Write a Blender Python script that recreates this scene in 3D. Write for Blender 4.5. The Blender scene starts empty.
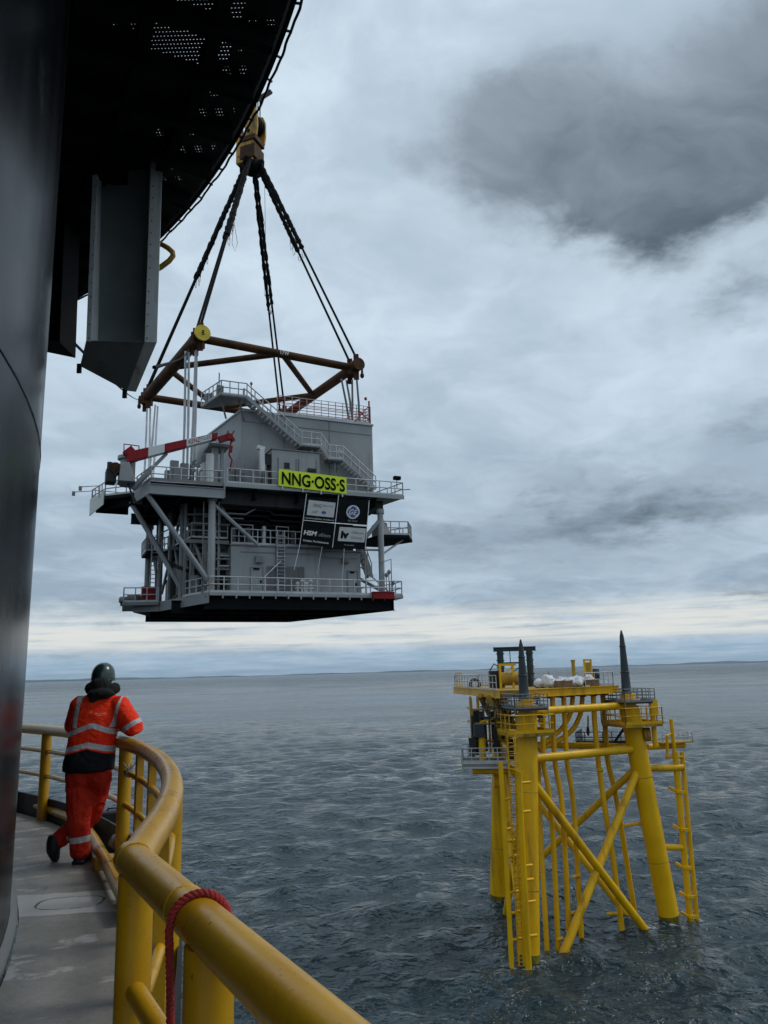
import bpy, bmesh, math, random
import numpy as np
from mathutils import Vector, Matrix
random.seed(7)
sc = bpy.context.scene
COL = sc.collection
PI = math.pi

# ------------------------------------------------------------------ camera geometry
FPX, EYE = 769.0, 20.0
PITCH, ROLL = math.atan(160/769.0), math.radians(1.55)
fw = Vector((0, math.cos(PITCH), math.sin(PITCH)))
up0 = Vector((0, -math.sin(PITCH), math.cos(PITCH)))
r0 = Vector((1, 0, 0))
cr = r0*math.cos(ROLL) - up0*math.sin(ROLL)
cu = r0*math.sin(ROLL) + up0*math.cos(ROLL)
CAM = Vector((0, 0, EYE))
def ray(x, y): return fw + cr*((x-384)/FPX) + cu*((512-y)/FPX)
def at_z(x, y, z):
    d = ray(x, y); return CAM + d*((z-EYE)/d.z)
def at_y(x, y, Y):
    d = ray(x, y); return CAM + d*(Y/d.y)

cd = bpy.data.cameras.new('camera'); cam = bpy.data.objects.new('camera', cd); COL.objects.link(cam)
cd.sensor_width = 36; cd.lens = 36*FPX/1024; cd.clip_start = 0.05; cd.clip_end = 90000
m = Matrix((cr, cu, -fw)).transposed().to_4x4(); m.translation = CAM
cam.matrix_world = m; sc.camera = cam

# ------------------------------------------------------------------ helpers
class MB:
    """collects shapes and links them as ONE mesh object"""
    def __init__(s): s.v = []; s.f = []; s.s = []; s.mi = []; s.cur = 0
    def add(s, vs, fs, smooth=False):
        o = len(s.v); s.v += [tuple(p) for p in vs]
        for f in fs: s.f.append([i+o for i in f]); s.s.append(smooth); s.mi.append(s.cur)
    def box(s, x0, y0, z0, x1, y1, z1):
        s.add([(x0,y0,z0),(x1,y0,z0),(x1,y1,z0),(x0,y1,z0),(x0,y0,z1),(x1,y0,z1),(x1,y1,z1),(x0,y1,z1)],
              [(3,2,1,0),(4,5,6,7),(0,1,5,4),(1,2,6,5),(2,3,7,6),(3,0,4,7)])
    def obox(s, c, ax, ay, az):
        c, ax, ay, az = map(Vector, (c, ax, ay, az)); vs = []
        for k in (-1, 1):
            for i, j in ((-1,-1),(1,-1),(1,1),(-1,1)): vs.append(c+ax*i+ay*j+az*k)
        s.add(vs, [(3,2,1,0),(4,5,6,7),(0,1,5,4),(1,2,6,5),(2,3,7,6),(3,0,4,7)])
    def bar(s, a, b, w, h, up=(0,0,1)):
        a, b, up = Vector(a), Vector(b), Vector(up); d = b-a
        if d.length < 1e-6: return
        x = d.normalized().cross(up)
        if x.length < 1e-4: x = d.normalized().cross(Vector((1,0,0)))
        x.normalize(); y = x.cross(d).normalized()
        s.obox((a+b)/2, x*w/2, d/2, y*h/2)
    def ibeam(s, a, b, w, h, t):
        a, b = Vector(a), Vector(b); z = Vector((0,0,1))
        s.bar(a+z*(h/2-t/2), b+z*(h/2-t/2), w, t); s.bar(a-z*(h/2-t/2), b-z*(h/2-t/2), w, t)
        s.bar(a, b, t, h-2*t-.004)
    def tube(s, pts, r, n=8, caps=True, closed=False):
        pts = [Vector(p) for p in pts]; k = len(pts); rs = r if isinstance(r, (list, tuple)) else [r]*k
        vs = []; fs = []; prev = None
        for i, p in enumerate(pts):
            if closed: t = pts[(i+1) % k]-pts[i-1]
            elif i == 0: t = pts[1]-pts[0]
            elif i == k-1: t = pts[-1]-pts[-2]
            else: t = (pts[i+1]-pts[i]).normalized()+(pts[i]-pts[i-1]).normalized()
            t.normalize()
            if prev is None:
                x = t.cross(Vector((0,0,1)))
                if x.length < .05: x = t.cross(Vector((1,0,0)))
            else: x = prev - t*prev.dot(t)
            x.normalize(); prev = x; y = t.cross(x)
            for j in range(n):
                a = 2*PI*j/n; vs.append(p+(x*math.cos(a)+y*math.sin(a))*rs[i])
        for i in range(k if closed else k-1):
            for j in range(n):
                a = i*n+j; b = i*n+(j+1) % n; c = ((i+1) % k)*n+(j+1) % n; d = ((i+1) % k)*n+j
                fs.append((a, b, c, d))
        s.add(vs, fs, True)
        if caps and not closed:
            s.add(vs[:n], [tuple(range(n))[::-1]]); s.add(vs[-n:], [tuple(range(n))])
    def cyl(s, a, b, r, n=16, r2=None): s.tube([a, b], [r, r if r2 is None else r2], n)
    def lathe(s, prof, c, n=20):
        c = Vector(c); vs = []; fs = []
        for r, z in prof:
            for j in range(n): vs.append(c+Vector((r*math.cos(2*PI*j/n), r*math.sin(2*PI*j/n), z)))
        for i in range(len(prof)-1):
            for j in range(n): fs.append((i*n+j, i*n+(j+1) % n, (i+1)*n+(j+1) % n, (i+1)*n+j))
        s.add(vs, fs, True)
    def prism(s, poly, z0, z1):
        n = len(poly); area = sum(poly[i][0]*poly[(i+1) % n][1]-poly[(i+1) % n][0]*poly[i][1] for i in range(n))
        if area < 0: poly = poly[::-1]
        s.add([(p[0],p[1],z0) for p in poly]+[(p[0],p[1],z1) for p in poly],
              [tuple(range(n))[::-1], tuple(range(n, 2*n))]+[(i,(i+1) % n,n+(i+1) % n,n+i) for i in range(n)])
    def plate(s, pts, th):
        pts = [Vector(p) for p in pts]; nn = (pts[1]-pts[0]).cross(pts[2]-pts[0]).normalized()*th; n = len(pts)
        s.add([p for p in pts]+[p-nn for p in pts], [tuple(range(n)), tuple(range(n, 2*n))[::-1]]+[((i+1) % n,i,n+i,n+(i+1) % n) for i in range(n)])
    def ell(s, c, rad, n=16, k=10, rot=None):
        c = Vector(c); vs = []; fs = []
        for i in range(k+1):
            th = PI*i/k
            for j in range(n):
                v = Vector((rad[0]*math.sin(th)*math.cos(2*PI*j/n), rad[1]*math.sin(th)*math.sin(2*PI*j/n), rad[2]*math.cos(th)))
                if rot: v = rot @ v
                vs.append(c+v)
        for i in range(k):
            for j in range(n): fs.append((i*n+j, (i+1)*n+j, (i+1)*n+(j+1) % n, i*n+(j+1) % n))
        s.add(vs, fs, True)
    def build(s, name, mat, parent=None, bevel=0.0):
        me = bpy.data.meshes.new(name)
        org = Vector((0,0,0))
        if parent is not None and parent.get('_w') is not None: org = Vector(parent['_w'])
        me.from_pydata([tuple(Vector(v)-org) for v in s.v], [], s.f)
        for x in (mat if isinstance(mat, (list, tuple)) else [mat]): me.materials.append(x)
        me.polygons.foreach_set('use_smooth', s.s); me.polygons.foreach_set('material_index', s.mi)
        bm = bmesh.new(); bm.from_mesh(me); bmesh.ops.remove_doubles(bm, verts=bm.verts, dist=1e-5) if s.merge else None
        bm.to_mesh(me); bm.free(); me.update()
        o = bpy.data.objects.new(name, me); COL.objects.link(o)
        if parent is not None: o.parent = parent
        if parent is not None and parent.get('_w') is not None: o['_w'] = parent['_w']
        if bevel:
            b = o.modifiers.new('bevel', 'BEVEL'); b.width = bevel; b.segments = 2; b.limit_method = 'ANGLE'
        return o
    merge = False

def tag(o, label=None, cat=None, group=None, kind=None):
    if label: o['label'] = label
    if cat: o['category'] = cat
    if group: o['group'] = group
    if kind: o['kind'] = kind
    return o
def thing(name, label, cat, loc=(0,0,0), group=None, rotz=0, local=False):
    """an Empty at the thing's base; unless local, its parts are given in world coordinates"""
    o = bpy.data.objects.new(name, None); COL.objects.link(o); o.empty_display_size = .3
    o.location = loc; o.rotation_euler = (0,0,rotz)
    if not local: o['_w'] = tuple(loc)
    return tag(o, label, cat, group)
def frange(a, b, n): return [a+(b-a)*i/(n-1) for i in range(n)]

def handrail(mb, pts, h=1.15, r=.032, step=1.3, rails=(1, .52), toe=.16, closed=False):
    pts = [Vector(p) for p in pts]
    if closed: pts = pts+[pts[0]]
    Z = Vector((0,0,1))
    for a, b in zip(pts, pts[1:]):
        L = (b-a).length; n = max(1, round(L/step))
        for q in rails: mb.tube([a+Z*h*q, b+Z*h*q], r, 5)
        for i in range(n+1):
            p = a.lerp(b, i/n); mb.tube([p, p+Z*h], r, 5)
        if toe: mb.bar(a+Z*toe/2, b+Z*toe/2, .03, toe)

# ------------------------------------------------------------------ shader helpers
class X:
    """a float socket with arithmetic"""
    def __init__(s, nt, k): s.nt = nt; s.k = k
    def op(s, o, a, b=None, c=None):
        n = s.nt.nodes.new('ShaderNodeMath'); n.operation = o
        for i, q in enumerate((a, b, c)):
            if q is None: continue
            if isinstance(q, X): s.nt.links.new(q.k, n.inputs[i])
            else: n.inputs[i].default_value = q
        return X(s.nt, n.outputs[0])
    def __add__(s, o): return s.op('ADD', s, o)
    __radd__ = __add__
    def __sub__(s, o): return s.op('SUBTRACT', s, o)
    def __rsub__(s, o): return s.op('SUBTRACT', o, s)
    def __mul__(s, o): return s.op('MULTIPLY', s, o)
    __rmul__ = __mul__
    def __truediv__(s, o): return s.op('DIVIDE', s, o)
    def abs(s): return s.op('ABSOLUTE', s)
    def max(s, o): return s.op('MAXIMUM', s, o)
    def min(s, o): return s.op('MINIMUM', s, o)
    def lt(s, o): return s.op('LESS_THAN', s, o)
    def gt(s, o): return s.op('GREATER_THAN', s, o)
    def pow(s, o): return s.op('POWER', s, o)
    def exp(s): return s.op('EXPONENT', s)
    def fract(s): return s.op('FRACT', s)
    def clamp(s): return s.max(0.0).min(1.0)
    def sstep(s, a, b):
        n = s.nt.nodes.new('ShaderNodeMapRange'); n.interpolation_type = 'SMOOTHSTEP'
        s.nt.links.new(s.k, n.inputs[0]); n.inputs[1].default_value = a; n.inputs[2].default_value = b
        return X(s.nt, n.outputs[0])
def xyz(nt, sock):
    n = nt.nodes.new('ShaderNodeSeparateXYZ'); nt.links.new(sock, n.inputs[0]); return [X(nt, q) for q in n.outputs]
def vec(nt, x, y, z):
    n = nt.nodes.new('ShaderNodeCombineXYZ')
    for i, q in enumerate((x, y, z)):
        if isinstance(q, X): nt.links.new(q.k, n.inputs[i])
        else: n.inputs[i].default_value = q
    return n.outputs[0]
def noise(nt, v, scale, detail=4, rough=.55, dist=0):
    n = nt.nodes.new('ShaderNodeTexNoise'); nt.links.new(v, n.inputs['Vector'])
    n.inputs['Scale'].default_value = scale; n.inputs['Detail'].default_value = detail
    n.inputs['Roughness'].default_value = rough; n.inputs['Distortion'].default_value = dist
    return X(nt, n.outputs[0])
def mixc(nt, f, a, b):
    n = nt.nodes.new('ShaderNodeMix'); n.data_type = 'RGBA'
    ins = [n.inputs[0], n.inputs[6], n.inputs[7]]
    for q, i in zip((f, a, b), ins):
        if isinstance(q, X): nt.links.new(q.k, i)
        elif isinstance(q, (int, float)): i.default_value = q
        elif isinstance(q, tuple): i.default_value = (*q[:3], 1)
        else: nt.links.new(q, i)
    return n.outputs[2]
def scaled(nt, v, s):
    n = nt.nodes.new('ShaderNodeVectorMath'); n.operation = 'MULTIPLY'; nt.links.new(v, n.inputs[0]); n.inputs[1].default_value = s
    return n.outputs[0]
def newmat(name):
    mt = bpy.data.materials.new(name); mt.use_nodes = True; nt = mt.node_tree
    b = nt.nodes['Principled BSDF']; tc = nt.nodes.new('ShaderNodeTexCoord')
    return mt, nt, b, tc.outputs['Object']
def bump(nt, b, h, strength, dist=.02):
    n = nt.nodes.new('ShaderNodeBump'); n.inputs['Strength'].default_value = strength; n.inputs['Distance'].default_value = dist
    nt.links.new(h.k, n.inputs['Height']); nt.links.new(n.outputs[0], b.inputs['Normal'])
def paint(name, col, rough=.5, metal=0, var=.25, scale=1.5, dirt=None, dirt_amt=.0, streak=(1,1,.15), bmp=0., bscale=30, spec=.5, coat=0):
    """painted or bare surface: tone drifts with a noise, dirt in vertical streaks"""
    mt, nt, b, v = newmat(name)
    n1 = noise(nt, v, scale, 5, .6)
    c = mixc(nt, n1.sstep(.3, .7), tuple(x*(1-var) for x in col), tuple(min(1, x*(1+var*.6)) for x in col))
    rr = n1*.25+(rough-.12)
    if dirt:
        n2 = noise(nt, scaled(nt, v, streak), scale*2.2, 6, .65)
        f = n2.sstep(.62-dirt_amt*.35, .75-dirt_amt*.2)*min(1, .4+dirt_amt)
        c = mixc(nt, f, c, dirt); rr = rr+f*.2
    nt.links.new(c, b.inputs['Base Color']); nt.links.new(rr.clamp().k, b.inputs['Roughness'])
    b.inputs['Metallic'].default_value = metal; b.inputs['Specular IOR Level'].default_value = spec
    if coat: b.inputs['Coat Weight'].default_value = coat; b.inputs['Coat Roughness'].default_value = .1
    if bmp: bump(nt, b, noise(nt, v, bscale, 5, .6), bmp)
    return mt

RUST = (.10, .035, .012)
M = {}
M['jacket_yellow'] = paint('jacket_yellow_paint', (.78, .435, .002), .40, spec=.3, var=.12, scale=.35, dirt=(.30,.15,.012), dirt_amt=.32, streak=(1,1,.12))
M['dirty_yellow'] = paint('dirty_yellow_paint', (.42, .25, .012), .5, var=.35, scale=.5, dirt=RUST, dirt_amt=.35)
M['grey'] = paint('light_grey_paint', (.315, .328, .333), .5, var=.14, scale=.3, dirt=(.20,.19,.17), dirt_amt=.15, streak=(1,1,.1))
M['grey_mid'] = paint('mid_grey_paint', (.20, .208, .21), .5, var=.15, scale=.4, dirt=(.11,.10,.09), dirt_amt=.25)
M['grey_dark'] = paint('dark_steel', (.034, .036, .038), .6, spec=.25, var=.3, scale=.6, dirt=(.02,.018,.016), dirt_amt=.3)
M['under'] = paint('shade_dark_underside', (.012, .013, .014), .8, spec=.12, var=.3, scale=.5)  # near-black, tone lowered to imitate the shade under decks
M['galv'] = paint('galvanised_steel', (.50, .51, .515), .5, metal=.15, var=.2, scale=.8)
M['channel'] = paint('weathered_grey_channel', (.21,.235,.24), .55, var=.2, scale=1.2, dirt=(.12,.12,.11), dirt_amt=.25, streak=(1,1,.08))
M['flange'] = paint('pale_grey_flange', (.74,.76,.75), .5, var=.10, scale=2, dirt=(.25,.22,.18), dirt_amt=.2)
M['white'] = paint('white_paint', (.68, .69, .68), .5, var=.1, scale=.6, dirt=(.4,.38,.33), dirt_amt=.2)
M['cream'] = paint('pale_panel', (.58, .60, .55), .5, var=.12, scale=.6)
M['red'] = paint('red_paint', (.27, .008, .013), .5, spec=.25, var=.2, scale=.7, dirt=(.12,.01,.01), dirt_amt=.2)
M['signal_red'] = paint('red_rail_paint', (.42, .03, .03), .5, var=.15)
M['brown'] = paint('rusty_brown_steel', (.078, .032, .011), .7, spec=.2, var=.4, scale=.7, dirt=(.03,.013,.008), dirt_amt=.3, bmp=.2, bscale=6)
M['black'] = paint('black_rubber', (.012, .012, .013), .6, var=.3)
M['wire'] = paint('dark_wire_rope', (.006, .0065, .007), .8, var=.4, scale=8, spec=.12)
M['sling'] = paint('white_round_sling', (.76, .77, .78), .8, var=.15, scale=2)
M['hook'] = paint('hook_yellow', (.52, .27, .02), .5, var=.3, scale=.6, dirt=(.06,.03,.01), dirt_amt=.35)
M['cone'] = paint('dark_green_grey_coating', (.022, .034, .038), .45, var=.25, scale=.5)
M['tarp'] = paint('white_tarpaulin', (.72, .73, .75), .7, var=.1, bmp=.6, bscale=2)
M['wood'] = paint('timber', (.22, .14, .07), .8, var=.3, scale=2)
M['blue'] = paint('blue_drum_paint', (.03, .06, .12), .5)
M['glass'] = paint('dark_glass', (.02, .025, .03), .1, var=.1)
M['letter'] = paint('black_lettering', (.005, .005, .005), .8, spec=.1, var=.1)
M['letter_white'] = paint('white_lettering', (.62, .64, .64), .6, var=.05)
M['letter_grey'] = paint('grey_lettering', (.20, .21, .22), .6, var=.05)
M['banner'] = paint('black_banner_cloth', (.006, .008, .010), .85, spec=.1, var=.3, bmp=.15, bscale=3)
M['banner_panel'] = paint('printed_white_panel', (.48, .49, .48), .6, var=.05)
M['ge_blue'] = paint('printed_blue', (.03, .07, .22), .6, var=.05)
M['wet'] = paint('wet_stained_yellow', (.22,.17,.012), .2, var=.5, scale=1.5, dirt=(.05,.06,.015), dirt_amt=.6)
M['hiviz_sign'] = paint('fluorescent_sign', (.72, .90, .01), .45, var=.04)
M['green_growth'] = paint('marine_growth', (.07, .085, .012), .7, var=.4, scale=2)

# yellow guard rail paint seen from two metres: scuffs, grime, hairline scratches
def mat_rail():
    mt, nt, b, v = newmat('worn_ochre_paint')
    n1 = noise(nt, v, 2.2, 6, .6); n2 = noise(nt, v, 14, 6, .7); n3 = noise(nt, scaled(nt, v, (1,1,.25)), 9, 5, .7, .5)
    c = mixc(nt, n1.sstep(.3,.72), (.47,.235,.003), (.60,.325,.006))
    c = mixc(nt, n2.sstep(.56,.78)*.55, c, (.30,.14,.010))
    c = mixc(nt, n3.sstep(.69,.76)*.75, c, (.07,.035,.016))
    n4 = noise(nt, v, 55, 3, .6)
    c = mixc(nt, n4.sstep(.66,.72)*.7, c, (.06,.032,.015))
    n6 = noise(nt, scaled(nt, v, (1,1,1)), 7, 8, .75, 1.2); c = mixc(nt, n6.sstep(.64,.67)*.8, c, (.16,.07,.03))
    nt.links.new(c, b.inputs['Base Color'])
    nt.links.new((n1*.22+n2*.28+.06).k, b.inputs['Roughness'])
    bump(nt, b, n2*.6+n4*.4, .12, .01); return mt
M['rail'] = mat_rail()

def mat_pedestal():
    mt, nt, b, v = newmat('glossy_black_paint')
    sv = scaled(nt, v, (1,1,.04)); n1 = noise(nt, sv, 2.2, 5, .6); n2 = noise(nt, v, .5, 4, .6); n3 = noise(nt, v, 1.3, 5, .6)
    c = mixc(nt, n1.sstep(.35,.7), (.004,.0055,.007), (.011,.014,.017))
    c = mixc(nt, n3.sstep(.6,.72)*.35, c, (.05,.052,.052))
    nt.links.new(c, b.inputs['Base Color']); nt.links.new((n1*.12+n3*.16+.10).k, b.inputs['Roughness']); b.inputs['Specular IOR Level'].default_value = .06
    bump(nt, b, n2*.8+n1*.2, .18, .05); return mt
M['pedestal'] = mat_pedestal()

def mat_grating(name="perforated_grating", px=.034, py=.05, hx=.48, hy=.52):
    """steel grating: the slots really let the sky through"""
    mt, nt, b, v = newmat(name)
    x, y, z = xyz(nt, v)
    ax = (x*(1/px)).fract(); ay = (y*(1/py)).fract()
    hole = ax.gt(hx)*ay.gt(hy)
    b.inputs['Base Color'].default_value = (.02,.019,.018,1); b.inputs['Roughness'].default_value = .7
    tr = nt.nodes.new('ShaderNodeBsdfTransparent'); mx = nt.nodes.new('ShaderNodeMixShader')
    nt.links.new(hole.k, mx.inputs[0]); nt.links.new(b.outputs[0], mx.inputs[1]); nt.links.new(tr.outputs[0], mx.inputs[2])
    nt.links.new(mx.outputs[0], nt.nodes['Material Output'].inputs[0]); return mt
M['grating'] = mat_grating()
M['fine_mesh'] = mat_grating('fine_mesh', .029, .043, .74, .66)

def mat_deck():
    mt, nt, b, v = newmat('scuffed_grey_deck_coating')
    x, y, z = xyz(nt, v)
    n1 = noise(nt, v, 1.6, 6, .62); n2 = noise(nt, v, 11, 6, .7); n3 = noise(nt, v, 60, 3, .6)
    c = mixc(nt, n1.sstep(.32,.7), (.165,.158,.142), (.28,.268,.242))
    c = mixc(nt, n2.sstep(.55,.75)*.4, c, (.09,.082,.07)); c = mixc(nt, n3.sstep(.58,.70)*.5, c, (.06,.056,.05)); n8 = noise(nt, v, 130, 2, .5); c = mixc(nt, n8.sstep(.62,.70)*.5, c, (.42,.41,.39)); n9 = noise(nt, v, 3.2, 7, .7, .8); c = mixc(nt, n9.sstep(.64,.70)*.55, c, (.13,.075,.04))
    # old white paint scuffed across the walking direction
    sv = vec(nt, x*.9+y*.25, y*2.1-x*.7, z)
    s1 = noise(nt, sv, 1.9, 3, .5, .3).sstep(.58,.63)*noise(nt, v, 16, 5, .7).sstep(.36,.56)
    c = mixc(nt, s1*.62, c, (.50,.50,.49))
    # lighter repaired rectangle, a worn black outline drawn in it
    cx, cy = DK
    ca, sa = math.cos(DKA), math.sin(DKA)
    lx = (x-cx)*ca+(y-cy)*sa; ly = (y-cy)*ca-(x-cx)*sa
    edge = noise(nt, v, 6, 4, .6)*.10-.05
    patch = (lx.abs()+edge).lt(.46)*(ly.abs()+edge).lt(.30)
    c = mixc(nt, patch*(n2*.6+.45), c, (.50,.50,.49))
    q = ((lx-.06)/.24).abs().pow(3.0)+(ly/.16).abs().pow(3.0)
    ring = (q-1.0).abs().lt(.13)*noise(nt, v, 13, 3).sstep(.36,.46)
    c = mixc(nt, ring*.95, c, (.018,.018,.018))
    nt.links.new(c, b.inputs['Base Color']); nt.links.new((n2*.3+.42).k, b.inputs['Roughness'])
    bump(nt, b, n2*.5+n3*.5, .25, .01); return mt
DK = at_z(62, 903, 18.35)[:2]; DKA = math.radians(8)
M['deck'] = mat_deck()

def mat_sea():
    mt, nt, b, v = newmat('sea_water')
    x, y, z = xyz(nt, v)
    r = (x*x+y*y).pow(.5)
    w1 = vec(nt, x*.95+y*.2, y*.95-x*.22, 0.0)
    n1 = noise(nt, w1, .62, 2.5, .5, .35); n2 = noise(nt, w1, 2.0, 3, .55, .3); n3 = noise(nt, w1, .22, 3, .5, .3)
    big = noise(nt, scaled(nt, v, (1,1,1)), .012, 3, .5)
    nt.links.new(mixc(nt, big.sstep(.35,.65), (.009,.029,.037), (.014,.040,.050)), b.inputs['Base Color'])
    far = r.sstep(60, 2500)
    b.inputs['IOR'].default_value = 1.333; nt.links.new((.46-r.sstep(50,1500)*.24).k, b.inputs['Specular IOR Level'])
    b.inputs['Transmission Weight'].default_value = .22
    n4 = noise(nt, vec(nt, x*.8+y*.2, y-x*.2, 0.0), .06, 3, .55, .3); n5 = noise(nt, vec(nt, x*.5+y*.2, y-x*.2, 1.0), .012, 4, .6)
    nt.links.new((far*.14+n5.sstep(.35,.65)*.10+.06).clamp().k, b.inputs['Roughness'])
    bp = nt.nodes.new('ShaderNodeBump'); bp.inputs['Distance'].default_value = 1.0
    nt.links.new((n1*1.1+n2*.36+n3*1.0+n4*2.2+n5*5.0).k, bp.inputs['Height'])
    bp.inputs['Strength'].default_value = 1.0
    nt.links.new(bp.outputs[0], b.inputs['Normal'])
    # foam and broken water where the jacket stands in the sea
    foam = None; fn = noise(nt, v, 1.6, 5, .7, .6).sstep(.50, .62)
    for fx, fy, fr_ in ((9.2,58.8,.80),(21.8,66.5,.80),(9.24,73.6,.80),(12.1,60.6,.31),(19.4,64.7,.31),(7.84,57.4,.2),(24.1,67.2,.2),(8.9,57.4,.25)):
        d = ((x-fx)*(x-fx)+(y-fy)*(y-fy)).pow(.5)-fr_
        q = d.sstep(.75, .10)
        foam = q if foam is None else foam.max(q)
    foam = foam*fn*.75
    bc = b.inputs['Base Color'].links[0].from_socket
    nt.links.new(mixc(nt, foam, bc, (.62,.66,.66)), b.inputs['Base Color'])
    nt.links.new((.22-foam*.3).max(0.0).k, b.inputs['Transmission Weight'])
    return mt
M['sea'] = mat_sea()

# ------------------------------------------------------------------ sky and light
SUN_AZ, SUN_EL = math.radians(72), math.radians(48)      # azimuth from +Y towards +X
def build_world():
    w = bpy.data.worlds.new('World'); sc.world = w; w.use_nodes = True; nt = w.node_tree
    bg = nt.nodes['Background']; tc = nt.nodes.new('ShaderNodeTexCoord')
    nrm = nt.nodes.new('ShaderNodeVectorMath'); nrm.operation = 'NORMALIZE'; nt.links.new(tc.outputs['Generated'], nrm.inputs[0])
    d = nrm.outputs[0]; x, y, z = xyz(nt, d)
    az = x.op('ARCTAN2', x, y)*(180/PI); el = z.op('ARCSINE', z)*(180/PI)
    sky = nt.nodes.new('ShaderNodeTexSky'); sky.sky_type = 'NISHITA'; sky.sun_disc = False
    sky.sun_elevation = SUN_EL; sky.sun_rotation = SUN_AZ; sky.dust_density = 2
    blue = nt.nodes.new('ShaderNodeVectorMath'); blue.operation = 'SCALE'; nt.links.new(sky.outputs[0], blue.inputs[0]); blue.inputs['Scale'].default_value = .085
    # cloud layer seen as a flat ceiling: direction divided by height
    zz = z.max(0.0)+.20
    px, py = x/zz, y/zz
    pv = vec(nt, px, py, 0.0)
    warp = noise(nt, pv, 1.6, 4, .55)
    pv2 = vec(nt, px+warp*.5, py+warp*.4, 0.0)
    n1 = noise(nt, pv2, 1.7, 7, .56, .25); n2 = noise(nt, pv2, 5.2, 7, .60, .35); n3 = noise(nt, pv2, 15, 6, .58)
    wx = noise(nt, pv, 4.0, 7, .64)-.5; wy = noise(nt, pv, 3.4, 7, .64)-.5
    A = az+wx*11.0; Ee = el+wy*7.5
    def blob(a, e, sa, se, tilt=0.0):
        da = (A-a); de = (Ee-e)
        if tilt: de = de-da*tilt
        q = (da/sa)*(da/sa)+(de/se)*(de/se)
        return (q*-1.0).exp()
    dark = blob(27, 35.0, 11, 4.6, -.10)*1.15 + blob(14, 37.2, 7.5, 3.0, .05)*.85 + blob(20, 33.0, 7, 3.0)*.75 + blob(42, 34, 12, 7)*1.1 + blob(20.5, 29.8, 3.2, 2.4)*.5 + blob(9.5, 36.5, 5.0, 3.2)*.75 + blob(12.5, 33.2, 6, 2.2)*.5 + blob(31, 39.5, 8, 3.5)*.6 + blob(8.5, 39.6, 4.5, 2.2)*.55 + blob(16.5, 40.6, 5, 1.8)*.35 + blob(27, 31.0, 9, 2.0)*.65 + blob(19, 36.5, 15, 6.5)*.26 + blob(31, 32.0, 6, 2.4)*.7 + blob(24, 27.6, 4, 1.4)*.25 + blob(14, 26, 4, 2.5)*.14
    dark = dark + blob(2.2, 36.4, 2.6, 1.3)*.55 + blob(-2.8, 32.6, 4.2, 1.6)*.38 + blob(26.5, 24.5, 4.0, 1.6, .3)*.55 + blob(27.5, 15.4, 3.6, 1.6)*.66 + blob(10, 30.8, 2.4, 1.2)*.22
    dark = dark + blob(20, 10.8, 10, 1.9)*.72 + blob(5, 9.2, 14, 1.8)*.50 + blob(16, 13.5, 9, 1.2)*.3 + blob(25.5, 4.5, 3.6, .8)*.72 + blob(-18, 5.2, 8, 1.1)*.5 + blob(14, 6.6, 12, 1.0)*.2
    dark = dark + blob(10.5, 2.75, 1.6, .14)*.6 + blob(3.0, 2.4, 2.2, .14)*.4
    # elsewhere round the horizon the overcast is the same kind
    dark = dark + blob(-95, 40, 40, 16)*.6 + blob(140, 45, 30, 15)*.7
    tex = (n1-.5)*.75 + (n2-.5)*.42 + (n3-.5)*.10
    edge = dark + ((n2-.5)*1.15+(n1-.5)*.85+(n3-.5)*.40)*(dark*2.6).clamp()
    dsh = edge.sstep(.0, 1.35)
    base = tex*1.15 + .5
    light = mixc(nt, el.sstep(5, 40), (.475,.585,.69), (.67,.785,.88))
    grey = mixc(nt, el.sstep(4, 26), (.24,.325,.415), (.375,.475,.575))
    c = mixc(nt, base.sstep(.76, .28)*.9, light, grey)
    c = mixc(nt, dsh, c, mixc(nt, ((n1-.5)*1.6+(n2-.5)*1.5+.45+(36.5-el)*.03+(az-20)*.012).clamp(), (.28,.335,.40), (.085,.118,.155)))
    # bright cream gap, then the blue-grey bank standing on the horizon
    gap = el.sstep(1.5, 2.3)*(1.0-(el+wy*2.4).sstep(3.0, 5.6))
    gn = noise(nt, vec(nt, az*.05, el*.9, 0.0), 2.4, 5, .6)
    c = mixc(nt, gap*gn.sstep(.22,.58)*.9, c, (.73,.735,.69))
    bank = 1.0-(el+(noise(nt, vec(nt, az*.16, el*.35, 0.0), 2.0, 5, .6)-.5)*1.6).sstep(1.15, 1.75)
    bt = noise(nt, vec(nt, az*.12, el*1.6, 0.0), 2.0, 5, .6)
    c = mixc(nt, bank*.9, c, mixc(nt, bt.sstep(.35,.65), (.27,.40,.52), (.42,.53,.63)))
    # thin places let a little of the blue through
    c = mixc(nt, (n2.sstep(.62,.78)*el.sstep(8,25))*.12, c, blue.outputs[0])
    nt.links.new(c, bg.inputs[0]); bg.inputs[1].default_value = 1.0
build_world()
sl = bpy.data.lights.new('sun', 'SUN'); sl.energy = 1.0; sl.angle = math.radians(14); sl.color = (1, .96, .90)
so = bpy.data.objects.new('sun', sl); COL.objects.link(so)
sd = Vector((math.sin(SUN_AZ)*math.cos(SUN_EL), math.cos(SUN_AZ)*math.cos(SUN_EL), math.sin(SUN_EL)))
so.rotation_euler = sd.to_track_quat('Z', 'Y').to_euler(); so.location = (30, -20, 80)

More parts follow.
